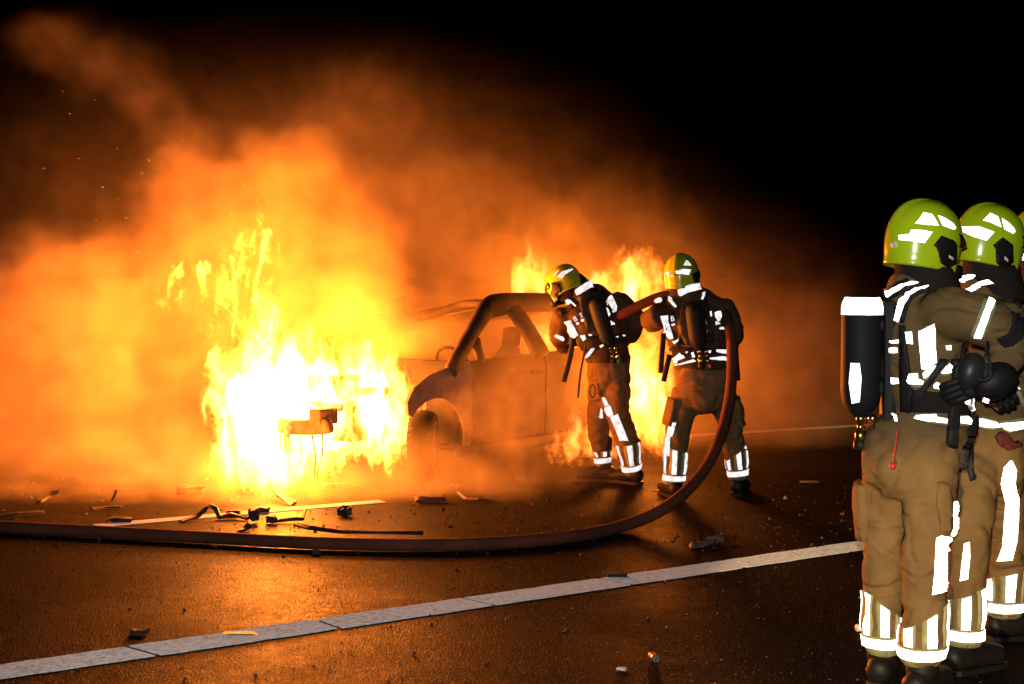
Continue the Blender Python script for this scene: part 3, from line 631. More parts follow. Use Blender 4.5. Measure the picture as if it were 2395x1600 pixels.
for p in ([(1845, 345), (1885, 305), (1930, 258), (2025, 300), (2065, 430), (1930, 370)], [(2072, 320), (2160, 380), (2225, 450), (2240, 490), (2210, 510), (2105, 455)], [(1560, 425), (1740, 455), (1790, 420), (1980, 490), (1885, 595), (1700, 540), (1600, 490)]): B.hdec('reflective_strip', K1(p), M['retro'])
B.hdec('ear_panel', K1([(1960, 650), (2080, 557), (2200, 645), (2205, 860), (2110, 930), (2070, 935), (2000, 860), (1995, 700)]), M['rubber'], thick=.004)
B.hdec('ear_tag', K1([(2095, 785), (2140, 825), (2130, 855), (2092, 820)]), M['white'], off=.009)
B.boot((2252, 1500, -.22), 60); B.boot((2350, 1432, .3), 70); B.glove((2440, 860, .15), (.3, .9, 0), (1, 0, -.3)); B.glove((2430, 870, .25), (.6, .6, 0), (0, 0, -1))
B.cylinder((2190, 700, .2), (2187, 960, .2), .075)
for p in ([(1270, 95), (1400, 60), (1530, 40), (1565, 60), (1430, 90), (1300, 135)], [(1380, 320), (1385, 250), (1550, 150), (1680, 118), (1850, 130), (1940, 165), (2010, 270), (2005, 300), (1900, 195), (1750, 165), (1600, 200), (1450, 290)]): B.dec('reflective_piping', K2(p), M['retro'], off=.016)
B.dec('harness_strap', K2([(1400, 330), (1560, 210), (1750, 175), (1900, 205), (1990, 300), (2080, 420), (2180, 540), (2150, 300), (2020, 120), (1800, 60), (1560, 120), (1390, 230)]), M['black'], off=.007, thick=.005)
for p in ([(1540, 870), (1700, 895), (1850, 940), (1910, 1055), (1780, 1085), (1540, 1045)], [(1870, 955), (2254, 895), (2254, 1060), (2020, 1125), (1930, 1075)]):
    q_ = K3(p); B.dec('jacket_tape', q_, M['lime'], off=.006); cx = sum(x for x, _ in q_) / len(q_); cy_ = sum(y for _, y in q_) / len(q_); B.dec('reflective_tape', [(cx + (x - cx) * .94, cy_ + 1 + (y - cy_) * .66) for x, y in q_], M['retro'], off=.011)
B.dec('jacket_tape', K3([(2030, 0), (2070, 0), (2130, 400), (2254, 660), (2254, 740), (2080, 430)]), M['lime'], off=.012)
B.dec('reflective_tape', K2([(2070, 1110), (2130, 1130), (2150, 1300), (2120, 1450), (2080, 1330)]), M['retro'], off=.016); B.dec('reflective_tape', K3([(2110, 330), (2170, 350), (2180, 450), (2130, 440)]), M['retro'], off=.016)
B.hem((2252, 1503, -.22), (2255, 1400, -.22), lambda a: .21 + .03 * math.sin(R(a)), 6, -12, 1, .085); B.hem((2350, 1436, .3), (2350, 1330, .3), lambda a: .19 + .03 * math.sin(R(a + 20)), 6, -5, 1, .1)
B.dec('knee_panel', K7([(1490, 1250), (1555, 1230), (1560, 1400), (1545, 1568), (1535, 1700), (1440, 1720), (1460, 1500)]), M['retro'], off=.006)
B.dec('knee_panel', K7([(2080, 200), (2140, 330), (2120, 480), (2170, 700), (2150, 1200), (2090, 1450), (1910, 1470), (1970, 1290), (2010, 740), (1950, 500), (1990, 290)]), M['retro'], off=.008, reach=.4)
B.dec('harness_strap', K7([(1510, 0), (1610, 0), (1600, 300), (1620, 450), (1560, 470), (1520, 300)]), M['black'], off=.014, thick=.006)
B.dec('holster', K3([(1800, 1180), (1870, 1110), (1960, 1120), (2150, 1350), (2000, 1400), (1850, 1290)]), M['redsoft'], off=.006, thick=.03)
# ---------------- the third one, all but outside the picture
D = Man(6.5, (2444, 1450), 'third waiting firefighter cut off by the right edge of the picture', 3, 'firefighters waiting at the right edge')
D.limb([(2454, 960), (2449, 850), (2439, 760), (2439, 700), (2439, 650)], [(.19, .15), (.2, .15), (.2, .13), (.12, .09), (.075, .07)], 60)
D.limb([(2454, 950), (2452, 1050)], [(.18, .15), (.18, .15)], 60); D.limb([(2424, 1050), (2424, 1220), (2424, 1390)], [.1, .085, .07], 60); D.limb([(2489, 1050), (2492, 1220), (2494, 1390)], [.1, .085, .07], 60)
D.limb([(2394, 725), (2399, 830, -.1), (2454, 880, -.15)], [.085, .075, .06]); D.limb([(2494, 725), (2534, 830), (2494, 880, -.05)], [.085, .075, .06])
D.finish(.014)
D.hood([(2436, 690), (2436, 640), (2436, 600)], [(.10, .1), (.09, .1), (.09, .1)]); D.helmet((2436, 560), 60, 6); [D.hdec('reflective_strip', p, M['retro']) for p in ([(2374, 588), (2396, 592), (2430, 600), (2428, 618), (2396, 612), (2375, 606)], [(2400, 530), (2440, 535), (2430, 560), (2398, 552)])]
D.dec('reflective_piping', [(2372, 612), (2400, 616), (2420, 640), (2418, 655), (2395, 632), (2372, 628)], M['retro'], off=.014)
D.hem((2424, 1392), (2424, 1290), lambda a: .2, 6, 0, 1, .08); D.hem((2494, 1392), (2494, 1290), lambda a: .2, 6, 0, 1, .08)
D.cylinder((2372, 700, .3), (2370, 930, .3), .075)
D.boot((2424, 1390), 60); D.boot((2494, 1390), 70); D.glove((2454, 880, -.15), (.7, 0, -.2), (0, -1, 0)); D.glove((2494, 880, -.05), (-.7, 0, -.2), (0, -1, 0))

# ---------------- the hose man nearer the car, bent forward
E1 = Man(10.9, (1440, 1135), 'firefighter nearest the burning car, bent forward with head down, hose under his arm', 4, 'firefighters working the hose')
E1.limb([(1428, 850, 0), (1418, 815, 0), (1402, 770, .03), (1385, 725, .08), (1372, 695, .1), (1358, 668, .12)], [(.165, .14), (.18, .15), (.215, .16), (.23, .15), (.17, .12), (.08, .08)], -20)
E1.limb([(1428, 830), (1425, 880), (1425, 930)], [(.17, .14), (.17, .15), (.15, .14)], -20)
E1.limb([(1408, 900, .05), (1398, 975, .06), (1404, 1040, .12), (1412, 1085, .14)], [.105, .09, .075, .066], -40)
E1.limb([(1442, 900, -.06), (1444, 960, -.08), (1465, 1030, -.04), (1478, 1105, .0)], [.11, .1, .09, .082], -20)
E1.limb([(1322, 735, .05), (1308, 780, .12), (1318, 808, .25)], [.095, .085, .075]); E1.limb([(1318, 808, .25), (1330, 800, .4)], [.07, .055])
E1.limb([(1440, 705, .05), (1485, 745, -.02), (1470, 790, .1)], [.1, .088, .075]); E1.limb([(1470, 790, .1), (1400, 775, .3)], [.07, .055])
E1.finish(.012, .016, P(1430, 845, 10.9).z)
E1.hood([(1368, 700, .1), (1352, 675, .12), (1335, 660, .12)], [(.115, .11), (.105, .105), (.10, .10)])
E1.helmet((1318, 664, .12), -62, 30, 12, M['helmet_old'], .98)
for p in ([(260, 350), (330, 275), (470, 230), (485, 245), (380, 310), (330, 370)], [(205, 345), (230, 295), (285, 255), (240, 320)]): E1.hdec('reflective_strip', K4(p), M['retro'])
E1.hdec('ear_panel', K4([(190, 430), (290, 430), (325, 540), (310, 620), (230, 660), (180, 600), (200, 500)]), M['rubber'], thick=.01)
decal('collar_patch', K4([(520, 535), (680, 430), (720, 420), (778, 485), (560, 610)]), E1.hood_bvh, E1.hd, M['retro'], off=.03)
E1.boot((1412, 1080, .14), -75); E1.boot((1478, 1105, .0), -50); E1.glove((1330, 800, .4), (.5, .2, .1), (0, -1, .2)); E1.glove((1400, 775, .3), (-.7, .3, .1), (0, .3, 1))
E1.cylinder((1392, 700, -.15), (1425, 812, -.13), .062, False)
E1.dec('back_plate', K4([(560, 640), (800, 520), (930, 640), (1010, 1040), (960, 1200), (700, 1160), (620, 900)]), M['black'], off=.006, thick=.02)
for p in ([(380, 720), (415, 655), (530, 755), (515, 770), (430, 690), (390, 725)], [(360, 980), (450, 960), (560, 1170), (530, 1195), (490, 1180)], [(985, 690), (1045, 620), (1105, 760), (1095, 920)], [(920, 815), (955, 810), (1058, 1028), (1025, 1032)], [(600, 1175), (650, 1165), (678, 1220), (640, 1245)], [(720, 1165), (755, 1162), (752, 1185), (725, 1185)], [(685, 1490), (700, 1440), (755, 1350), (795, 1358), (720, 1465)], [(860, 1325), (900, 1298), (920, 1325), (870, 1350)], [(1075, 1190), (1100, 1185), (1105, 1205), (1080, 1205)], [(1155, 1165), (1195, 1175), (1195, 1200), (1165, 1190)], [(250, 1155), (350, 1195), (345, 1225), (255, 1185)], [(930, 705), (950, 705), (970, 750), (955, 758)]): E1.dec('reflective_patch', K4(p), M['retro'], off=.026, step=7)
for p, wd in (([(500, 560), (640, 760), (680, 960)], 60), ([(880, 560), (960, 760), (1060, 1040)], 55), ([(300, 880), (480, 760)], 60)): E1.dec('harness_strap', K4(strap(p, wd)), M['black'], off=.008, thick=.006, step=8)
E1.dec('waist_belt', K4([(560, 1200), (740, 1180), (960, 1190), (1200, 1130), (1230, 1250), (1000, 1340), (760, 1330), (640, 1440), (600, 1400)]), M['blackcloth'], off=.005, thick=.012, step=8)
for ch, x, y, r_ in (('B', 517, 938, -22), ('S', 600, 888, -22)): cx, cy_ = K4([(x, y)])[0]; letter(E1, ch, cx, cy_, 11.5, r_)
for p in ([(535, 1000), (565, 990), (575, 1015), (545, 1025)], [(595, 965), (655, 945), (660, 965), (610, 985)]): E1.dec('letter', K4(p), M['retro'], off=.012, step=6)
for p in ([(335, 345), (365, 340), (415, 430), (375, 440)], [(370, 455), (430, 430), (465, 540), (415, 570), (375, 510)], [(435, 565), (515, 530), (635, 835), (540, 835)], [(300, 570), (320, 460), (345, 490), (340, 575)]): E1.dec('reflective_panel', K6(p), M['retro'], off=.008, step=7)
E1.hem((1412, 1088, .14), (1409, 1050, .14), lambda a: .115, 6, 10, 1, .07); E1.hem((1478, 1104, .0), (1472, 1060, -.02), lambda a: .24, 6, 0, 1, .09)
for pts, wd in (([(1342, 790, -.05), (1330, 850, -.08), (1318, 893, -.08)], .02), ([(1372, 800, -.12), (1358, 870, -.12), (1352, 930, -.12)], .008)):
    bm = bmesh.new(); tube(bm, [E1.q(p) for p in pts], [(wd, .004)] * len(pts), (1, 0, 0), 6, 3); E1.part('hanging_strap', bm, M['black'])
bm = bmesh.new(); c0 = E1.q((1386, 915, -.14)); [tube(bm, [c0 + Vector((.02 * math.cos(t), 0, .05 * math.sin(t))), c0 + Vector((.02 * math.cos(t + .42), 0, .05 * math.sin(t + .42)))], [.005, .005], (0, 1, 0), 6, 1) for t in [.42 * k for k in range(15)]]; E1.part('carabiner', bm, M['black'])

# ---------------- the hose man behind him
E2 = Man(10.25, (1650, 1160), 'firefighter standing legs apart on the hose, back to the camera, right of the bent one', 5, 'firefighters working the hose')
E2.limb([(1642, 880, 0), (1640, 840, 0), (1632, 780, .0), (1622, 730, .03), (1612, 700, .04), (1605, 672, .05)], [(.19, .15), (.20, .155), (.225, .16), (.235, .15), (.18, .12), (.085, .085)], 5)
E2.limb([(1645, 860), (1645, 910), (1645, 950)], [(.19, .15), (.2, .16), (.17, .15)], 5)
E2.limb([(1608, 920, 0), (1588, 990, 0), (1582, 1050, 0), (1576, 1130, 0)], [.115, .098, .088, .08], -10)
E2.limb([(1682, 920, .02), (1706, 990, .06), (1718, 1050, .1), (1728, 1118, .1)], [.115, .098, .085, .077], 20)
E2.limb([(1548, 738, .0), (1522, 752, .12), (1545, 730, .35)], [.1, .085, .075]); E2.limb([(1545, 730, .35), (1560, 700, .46)], [.07, .055])
E2.limb([(1686, 715, .0), (1712, 770, .02), (1702, 810, .12)], [.098, .085, .075]); E2.limb([(1702, 810, .12), (1660, 735, .35)], [.07, .055])
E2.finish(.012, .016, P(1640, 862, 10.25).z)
E2.hood([(1606, 705, .03), (1602, 680, .05), (1598, 655, .05)], [(.12, .11), (.11, .105), (.10, .10)])
E2.helmet((1594, 642, .06), 24, 4, -3, M['helmet_old'])
for p in ([(620, 160), (650, 100), (680, 110), (715, 165)], [(520, 230), (600, 225), (610, 205), (710, 210), (685, 278), (530, 260)], [(370, 255), (445, 240), (445, 270), (370, 280)]): E2.hdec('reflective_strip', K5(p), M['retro'])
E2.hdec('sticker', K5([(465, 272), (515, 270), (515, 300), (465, 305)]), M['white']); E2.hdec('ear_panel', K5([(720, 270), (780, 240), (815, 300), (805, 360), (750, 370)]), M['rubber'], thick=.012)
decal('collar_patch', K5([(570, 460), (680, 400), (785, 392), (805, 470), (690, 490), (585, 540)]), E2.hood_bvh, E2.hd, M['retro'], off=.035)
E2.boot((1576, 1130, 0), -15); E2.boot((1728, 1118, .1), 20); E2.glove((1560, 700, .46), (.3, -.1, -.3), (0, -1, 0)); E2.glove((1660, 735, .35), (-.3, 0, .5), (0, 1, 0))
E2.cylinder((1622, 712, -.2), (1636, 820, -.18), .064, False)
E2.dec('back_plate', K5([(620, 640), (840, 600), (900, 760), (930, 1040), (860, 1180), (680, 1160), (560, 900)]), M['black'], off=.006, thick=.02)
for p in ([(430, 565), (475, 555), (550, 670), (530, 680)], [(835, 590), (845, 505), (880, 505), (860, 590)], [(335, 785), (420, 790), (500, 1055), (470, 1050), (400, 980)], [(510, 1090), (570, 1055), (560, 1085), (530, 1112)], [(1000, 740), (1055, 722), (1062, 790), (1045, 845), (1005, 790)], [(1010, 845), (1050, 880), (1012, 890)], [(1060, 920), (1130, 908), (1130, 945), (1060, 942)], [(460, 1370), (490, 1310), (590, 1228), (640, 1290), (560, 1320), (470, 1395)], [(540, 1372), (740, 1308), (772, 1330), (600, 1370)], [(935, 1290), (1100, 1270), (1150, 1312), (935, 1308)], [(1010, 1182), (1130, 1188), (1152, 1242), (1100, 1238), (1010, 1208)], [(715, 1230), (745, 1212), (762, 1282), (730, 1285)], [(895, 1205), (940, 1198), (935, 1228), (905, 1228)], [(660, 1215), (680, 1208), (682, 1230), (664, 1232)], [(272, 610), (330, 585), (360, 592), (330, 618)]): E2.dec('reflective_patch', K5(p), M['retro'], off=.026, step=7)
for p, wd in (([(440, 560), (560, 720), (600, 1000), (560, 1120)], 60), ([(860, 520), (900, 760), (960, 1100)], 60), ([(400, 1010), (560, 1130), (800, 1180)], 50)): E2.dec('harness_strap', K5(strap(p, wd)), M['black'], off=.008, thick=.006, step=8)
E2.dec('waist_belt', K5([(430, 1180), (560, 1150), (800, 1180), (1120, 1160), (1140, 1190), (900, 1260), (640, 1240), (480, 1320), (420, 1280)]), M['blackcloth'], off=.005, thick=.012, step=8)
for ch, x, y, sz in (('B', 487, 812, 12), ('S', 572, 800, 12), ('E', 890, 748, 11.5)): cx, cy_ = K5([(x, y)])[0]; letter(E2, ch, cx, cy_, sz, -4)
for p in ([(940, 725), (955, 722), (965, 782), (952, 785)], [(485, 875), (515, 868), (518, 895), (487, 898)], [(550, 862), (605, 850), (608, 868), (555, 882)]): E2.dec('letter', K5(p), M['retro'], off=.012, step=6)
E2.dec('gauge_tube', K5([(862, 785), (880, 785), (924, 995), (905, 997)]), M['brass'], off=.02, thick=.006, step=8)
for p in ([(1110, 630), (1185, 630), (1140, 790), (1075, 795)], [(1060, 800), (1115, 795), (1105, 1015), (1040, 980)], [(1070, 530), (1100, 500), (1100, 630), (1075, 640)]): E2.dec('reflective_panel', K6(p), M['retro'], off=.008, step=7)
E2.hem((1576, 1130, 0), (1578, 1080, 0), lambda a: .25 - .02 * math.sin(R(a)), 6, -8, 1, .09); E2.hem((1728, 1118, .1), (1722, 1070, .1), lambda a: .19 + .05 * math.sin(R(a)), 6, 4, 1, .085)
wrap('cargo_pocket', E2.q((1590, 1000, 0)), E2.q((1604, 935, 0)), -130, -40, 0, .2, E2.bvh, E2.root, M['suit'], off=.026, fallback=.11); wrap('cargo_pocket', E2.q((1706, 1000, .06)), E2.q((1688, 935, .03)), 40, 130, 0, .2, E2.bvh, E2.root, M['suit'], off=.026, fallback=.11)
for pts, wd in (([(1552, 780, -.1), (1548, 830, -.12), (1545, 872, -.12)], .02), ([(1566, 830, -.15), (1558, 865, -.16), (1552, 892, -.16)], .02), ([(1716, 800, .0), (1720, 860, .0), (1722, 890, .0)], .03)):
    bm = bmesh.new(); tube(bm, [E2.q(p) for p in pts], [(wd, .005)] * len(pts), (1, 0, 0), 6, 3); E2.part('hanging_strap', bm, M['black'])
bm = bmesh.new(); lathe(bm, [(-.012, .004), (-.004, .012), (.006, .012), (.014, .004)], E2.q((1661, 856, -.2)), (0, 0, -1), 10); E2.part('pull_knob', bm, M['red'])

# ---------------- the breathing mask hanging at the nearest man's front
mk = P(2310, 885, 5.1); mask = tag(empty('breathing_mask', mk), 'black breathing mask with clear lens hanging at the nearest firefighter\'s side', 'mask')
bm = bmesh.new(); bmesh.ops.create_uvsphere(bm, u_segments=24, v_segments=16, radius=1, matrix=Matrix.Translation(P(2328, 892, 5.12)) @ Matrix.Rotation(R(-25), 4, 'Y') @ Matrix.Diagonal((.085, .055, .068, 1))); link('mask_body', to_mesh('mask_body', bm, M['rubber']), mask)
bm = bmesh.new(); bmesh.ops.create_uvsphere(bm, u_segments=24, v_segments=16, radius=1, matrix=Matrix.Translation(P(2272, 868, 5.09)) @ Matrix.Rotation(R(15), 4, 'Y') @ Matrix.Diagonal((.05, .04, .068, 1))); link('lens', to_mesh('lens', bm, M['lens']), mask)
bm = bmesh.new(); lathe(bm, [(0, .034), (.012, .036), (.02, .032), (.021, .022), (.01, .02), (.011, .004)], P(2298, 872, 5.075), (-.15, -1, .1), 24); link('valve', to_mesh('valve', bm, M['black']), mask)
bm = bmesh.new(); tube(bm, [P(2310, 800, 5.1), P(2311, 830, 5.05), P(2318, 862, 5.04)], [.006] * 3, (1, 0, 0), 8, 4); tube(bm, [P(2262, 800, 5.12), P(2250, 830, 5.1), P(2244, 880, 5.1), P(2262, 925, 5.1)], [(.012, .004)] * 4, (0, 1, 0), 8, 4); link('strap', to_mesh('strap', bm, M['black']), mask)
bm = bmesh.new(); box(bm, P(2306, 937, 5.06), .022, .006, .016, Matrix.Rotation(R(20), 3, 'Y'), .003); link('reflective_patch', to_mesh('reflective_patch', bm, M['retro'], False), mask)

# ================================================================== debris on the road
M['scrap'] = mat('charred_plastic', (.014, .012, .011), .7, var=(.035, .024, .018), vscale=16, bump=.6, bscale=50, bdist=.006)
M['pale'] = mat('scuffed_pale_plastic', (.22, .20, .18), .6, var=(.10, .09, .085), vscale=20)
def bar(name, pts, wd, th, label, cat, m='scrap', group=None):   # bent strip: px points with height above the road
    q = [G(x, y) + Vector((0, 0, z)) for x, y, z in pts]; bm = bmesh.new(); tube(bm, q, [(wd * random.uniform(.8, 1.1), th) for _ in q], (random.uniform(-.2, .2), 1, .2), 5, 1, sq=.8)
    for v in bm.verts: v.co += Vector((mnoise.noise(v.co * 14), mnoise.noise(v.co * 14 + Vector((5, 0, 0))), mnoise.noise(v.co * 14 + Vector((0, 7, 0))))) * wd * .9; v.co.z = max(.003, v.co.z)
    o = link(name, to_mesh(name, bm, M[m], False)); c = q[len(q) // 2]; rebase(o, (c.x, c.y, 0)); return tag(o, label, cat, group)
def chunk(name, px, py, sx, sy, sz, label, cat, m='scrap', rot=0, rough=.3, group=None):
    bm = bmesh.new(); bmesh.ops.create_cube(bm, size=1); bmesh.ops.subdivide_edges(bm, edges=bm.edges[:], cuts=2, use_grid_fill=True); sd = Vector((px * .37, py * .21, 1))
    for v in bm.verts: v.co += Vector((mnoise.noise(v.co * 2.1 + sd), mnoise.noise(v.co * 2.1 + sd * 2), mnoise.noise(v.co * 2.1 + sd * 3))) * rough; v.co = Vector((v.co.x * sx, v.co.y * sy, (v.co.z + .5) * sz))
    g = G(px, py); bm.transform(Matrix.Rotation(rot, 4, 'Z')); zm = min(v.co.z for v in bm.verts); bm.transform(Matrix.Translation((g.x, g.y, .002 - zm)))
    o = link(name, to_mesh(name, bm, M[m], False)); rebase(o, (g.x, g.y, 0)); return tag(o, label, cat, group)
DB = 'burnt wreckage on the road'
bar('bumper_strip', [(425, 1223, .01), (462, 1217, .02), (478, 1213, .05), (490, 1213, .085), (506, 1214, .06), (514, 1215, .012)], .022, .014, 'arched strip of charred trim standing highest among the debris', 'debris', group=DB)
bar('trim_piece', [(515, 1216, .015), (545, 1213, .03), (580, 1217, .01)], .018, .012, 'thin charred strip just right of the arched trim', 'debris', group=DB)
chunk('plastic_chunk', 594, 1222, .055, .04, .07, 'upright charred lump in the middle of the debris', 'debris', rot=.4, group=DB)
chunk('plastic_block', 636, 1224, .07, .04, .04, 'square charred block right of the upright lump', 'debris', group=DB)
bar('bent_bracket', [(652, 1223, .01), (690, 1222, .02), (708, 1222, .02), (714, 1214, .06)], .012, .012, 'thin bracket with a turned-up end right of the square block', 'debris', group=DB)
chunk('plastic_chunk', 617, 1199, .07, .04, .03, 'flat charred lump beside the thin lane marking', 'debris', group=DB)
chunk('plastic_chunk', 546, 1206, .09, .06, .03, 'small lump lying on the lane marking', 'debris', group=DB)
bar('trim_piece', [(556, 1246, .01), (572, 1243, .02), (586, 1240, .045)], .025, .015, 'small curled scrap close behind the hose', 'debris', group=DB)
bar('long_moulding', [(686, 1243, .05), (725, 1254, .05), (800, 1259, .035), (900, 1260, .03), (992, 1259, .03)], .02, .01, 'long flat moulding lying along the hose', 'debris', group=DB)
chunk('pointed_shard', 808, 1208, .08, .05, .05, 'pointed shard alone on the bright asphalt', 'debris', rot=.9, rough=.7, group=DB)
bar('trim_piece', [(640, 1168, .07), (655, 1175, .05), (690, 1182, .01)], .03, .015, 'slanting scrap behind the lane marking under the flames', 'debris', group=DB)
bar('bumper_piece', [(92, 1180, .02), (120, 1170, .06), (140, 1172, .06)], .03, .016, 'tilted bumper piece at the far left', 'debris', group=DB)
bar('trim_piece', [(215, 1196, .01), (245, 1192, .02), (285, 1190, .015)], .018, .01, 'low strip of trim left of the lane marking', 'debris', group=DB)
bar('upright_clip', [(262, 1180, .02), (268, 1180, .06), (272, 1179, .1)], .012, .012, 'small upright clip behind the low strip', 'debris', group=DB)
bar('trim_piece', [(-20, 1214, .01), (40, 1210, .02), (100, 1204, .02)], .016, .012, 'charred bar entering from the left edge above the hose', 'debris', group=DB)
chunk('plastic_chunk', 285, 1222, .14, .06, .025, 'flat scrap on the left end of the lane marking', 'debris', group=DB)
chunk('flat_panel_piece', 1008, 1176, .18, .10, .045, 'flat charred panel right of the flames, below the front wheel', 'debris', group=DB)
bar('broken_wiper', [(1072, 1162, .03), (1090, 1172, .015), (1120, 1174, .02), (1158, 1174, .01)], .016, .01, 'dark bent bar on the road below the front door', 'debris', group=DB)
chunk('plastic_chunk', 1210, 1122, .10, .06, .04, 'small black lump on the road under the doors', 'debris', group=DB)
chunk('ash_heap', 445, 1160, .15, .1, .05, 'grey heap in the glow left of the flames', 'debris', rough=.5, group=DB)
chunk('ash_heap', 790, 1140, .26, .1, .03, 'flat heap of ash in front of the bumper beam', 'debris', rough=.5, group=DB)
chunk('plastic_chunk', 738, 1297, .04, .03, .025, 'tiny scrap in front of the hose', 'debris', group=DB)
chunk('plastic_chunk', 325, 1484, .07, .04, .02, 'black scrap between the hose and the near white line', 'debris', group=DB)
chunk('plastic_chunk', 1442, 1351, .09, .04, .02, 'black scrap lying on the white line', 'debris', group=DB)
M['foil'] = mat('crumpled_foil', (.30, .28, .26), .4, metal=.5, var=(.14, .13, .12), vscale=25)
bar('crushed_bottle', [(1620, 1283, .01), (1645, 1279, .02), (1668, 1272, .03), (1684, 1270, .033)], .034, .022, 'crushed pale bottle lying behind the white line', 'litter', 'pale')
M['amber'] = mat('amber_plastic', (.30, .12, .03), .6)
chunk('yellow_scrap', 563, 1485, .13, .05, .008, 'shiny amber flake on the white line', 'litter', 'amber')
chunk('paper_scrap', 1892, 1129, .13, .07, .008, 'flat pale scrap far right on the road', 'litter', 'pale')
cn = G(1529, 1549); can = tag(empty('drink_can', (cn.x, cn.y, 0)), 'small crushed drink can on the near asphalt', 'can'); bm = bmesh.new(); ax = Vector((.25, -1, 0)).normalized()
lathe(bm, [(-.035, .012), (-.03, .016), (-.02, .019), (-.006, .015), (.014, .018), (.026, .019), (.033, .016), (.036, .014)], Vector((cn.x, cn.y, .021)), ax, 18); link('can_body', to_mesh('can_body', bm, M['foil']), can)
bm = bmesh.new(); lathe(bm, [(0, .014), (.0015, .013), (.002, .011), (.001, .01)], Vector((cn.x, cn.y, .021)) + ax * .0355, ax, 18); link('lid', to_mesh('lid', bm, M['pale']), can)
chunk('white_scrap', 1454, 1569, .035, .02, .01, 'tiny white scrap left of the can', 'litter', 'white')
ct = G(2003, 1478); bm = bmesh.new(); lathe(bm, [(0, .016), (.012, .017), (.024, .016)], Vector((ct.x, ct.y, .018)), (1, .3, 0), 14); o = link('bottle_cap', to_mesh('bottle_cap', bm, M['white'])); rebase(o, (ct.x, ct.y, 0)); tag(o, 'small white cap beside the nearest firefighter\'s left boot', 'litter')
# crumbs and grit nobody could count
rg = random.Random(3); bm = bmesh.new()
for k in range(2600):
    px, py = rg.uniform(-50, 2300), 1120 + 480 * rg.random() ** 1.3; g = G(px, py); r_ = rg.uniform(.002, .006) * (1 + (py < 1300) * .8)
    if rg.random() < .04: r_ *= 2
    vs = [bm.verts.new((g.x + r_ * rg.uniform(.5, 1.4) * math.cos(t), g.y + r_ * rg.uniform(.5, 1.4) * math.sin(t), .001)) for t in (0, 2.1, 4.2)]; tp = bm.verts.new((g.x, g.y, r_ * rg.uniform(.7, 1.5)))
    for i in range(3): f = bm.faces.new((vs[i], vs[(i + 1) % 3], tp)); f.material_index = k % 7 == 0
tag(link('grit', to_mesh('grit', bm, [M['scrap'], M['pale']], False)), 'loose grit and glass crumbs on the road', None, None, 'stuff')

# ================================================================== fire and smoke
def vol(name, mn, mx, vox, field, m):
    vd = bpy.data.volumes.new(name); o = bpy.data.objects.new(name, vd); C.objects.link(o); vd.materials.append(m)
    nt = bpy.data.node_groups.new(name, 'GeometryNodeTree'); nt.interface.new_socket('Geometry', in_out='OUTPUT', socket_type='NodeSocketGeometry')
    out = nt.nodes.new('NodeGroupOutput'); vc = nt.nodes.new('GeometryNodeVolumeCube'); sm = nt.nodes.new('GeometryNodeSetMaterial')
    n = N(nt); pos = nt.nodes.new('GeometryNodeInputPosition').outputs[0]; vc.inputs['Min'].default_value = mn; vc.inputs['Max'].default_value = mx
    for k, a in enumerate('XYZ'): vc.inputs['Resolution ' + a].default_value = max(8, int((mx[k] - mn[k]) / vox))
    n.put(field(n, pos), vc.inputs['Density']); sm.inputs['Material'].default_value = m
    nt.links.new(vc.outputs[0], sm.inputs[0]); nt.links.new(sm.outputs[0], out.inputs[0])
    o.modifiers.new('field', 'NODES').node_group = nt; return o
def ell(n, p, lst, k):
    f = None
    for c, r in lst:
        d = n.m('MULTIPLY', n.m('SUBTRACT', n.v('LENGTH', n.v('DIVIDE', n.v('SUBTRACT', p, tuple(c)), tuple(r))), 1.), min(r))
        f = d if f is None else n.m('SMOOTH_MIN', f, d, k)
    return f
def EL(px, py, Y, rx, rz, ry): s = F / Y; return P(px, py, Y), (rx / s, ry, rz / s)
def vmat(name, step):
    m = bpy.data.materials.new(name); m.use_nodes = True; nt = m.node_tree; nt.nodes.clear(); o = nt.nodes.new('ShaderNodeOutputMaterial')
    at = nt.nodes.new('ShaderNodeAttribute'); at.attribute_name = 'density'; m.cycles.volume_step_rate = step; return m, nt, o, at.outputs['Fac']
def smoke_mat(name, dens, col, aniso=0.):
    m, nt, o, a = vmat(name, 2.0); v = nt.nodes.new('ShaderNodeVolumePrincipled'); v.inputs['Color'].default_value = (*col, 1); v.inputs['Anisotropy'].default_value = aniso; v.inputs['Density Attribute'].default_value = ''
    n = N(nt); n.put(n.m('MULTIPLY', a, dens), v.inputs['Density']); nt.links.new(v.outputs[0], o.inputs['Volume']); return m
def flame_mat(name, strength):
    m, nt, o, a = vmat(name, 1.4); v = nt.nodes.new('ShaderNodeEmission'); n = N(nt); cr = nt.nodes.new('ShaderNodeValToRGB'); nt.links.new(a, cr.inputs[0]); e = cr.color_ramp.elements
    e[0].color = (1, .13, .004, 1); e[1].color = (1, .36, .10, 1); x = e.new(.35); x.color = (1, .20, .011, 1)
    nt.links.new(cr.outputs[0], v.inputs[0]); n.put(n.m('MULTIPLY', n.m('POWER', a, 1.4), strength), v.inputs[1]); nt.links.new(v.outputs[0], o.inputs['Volume']); return m
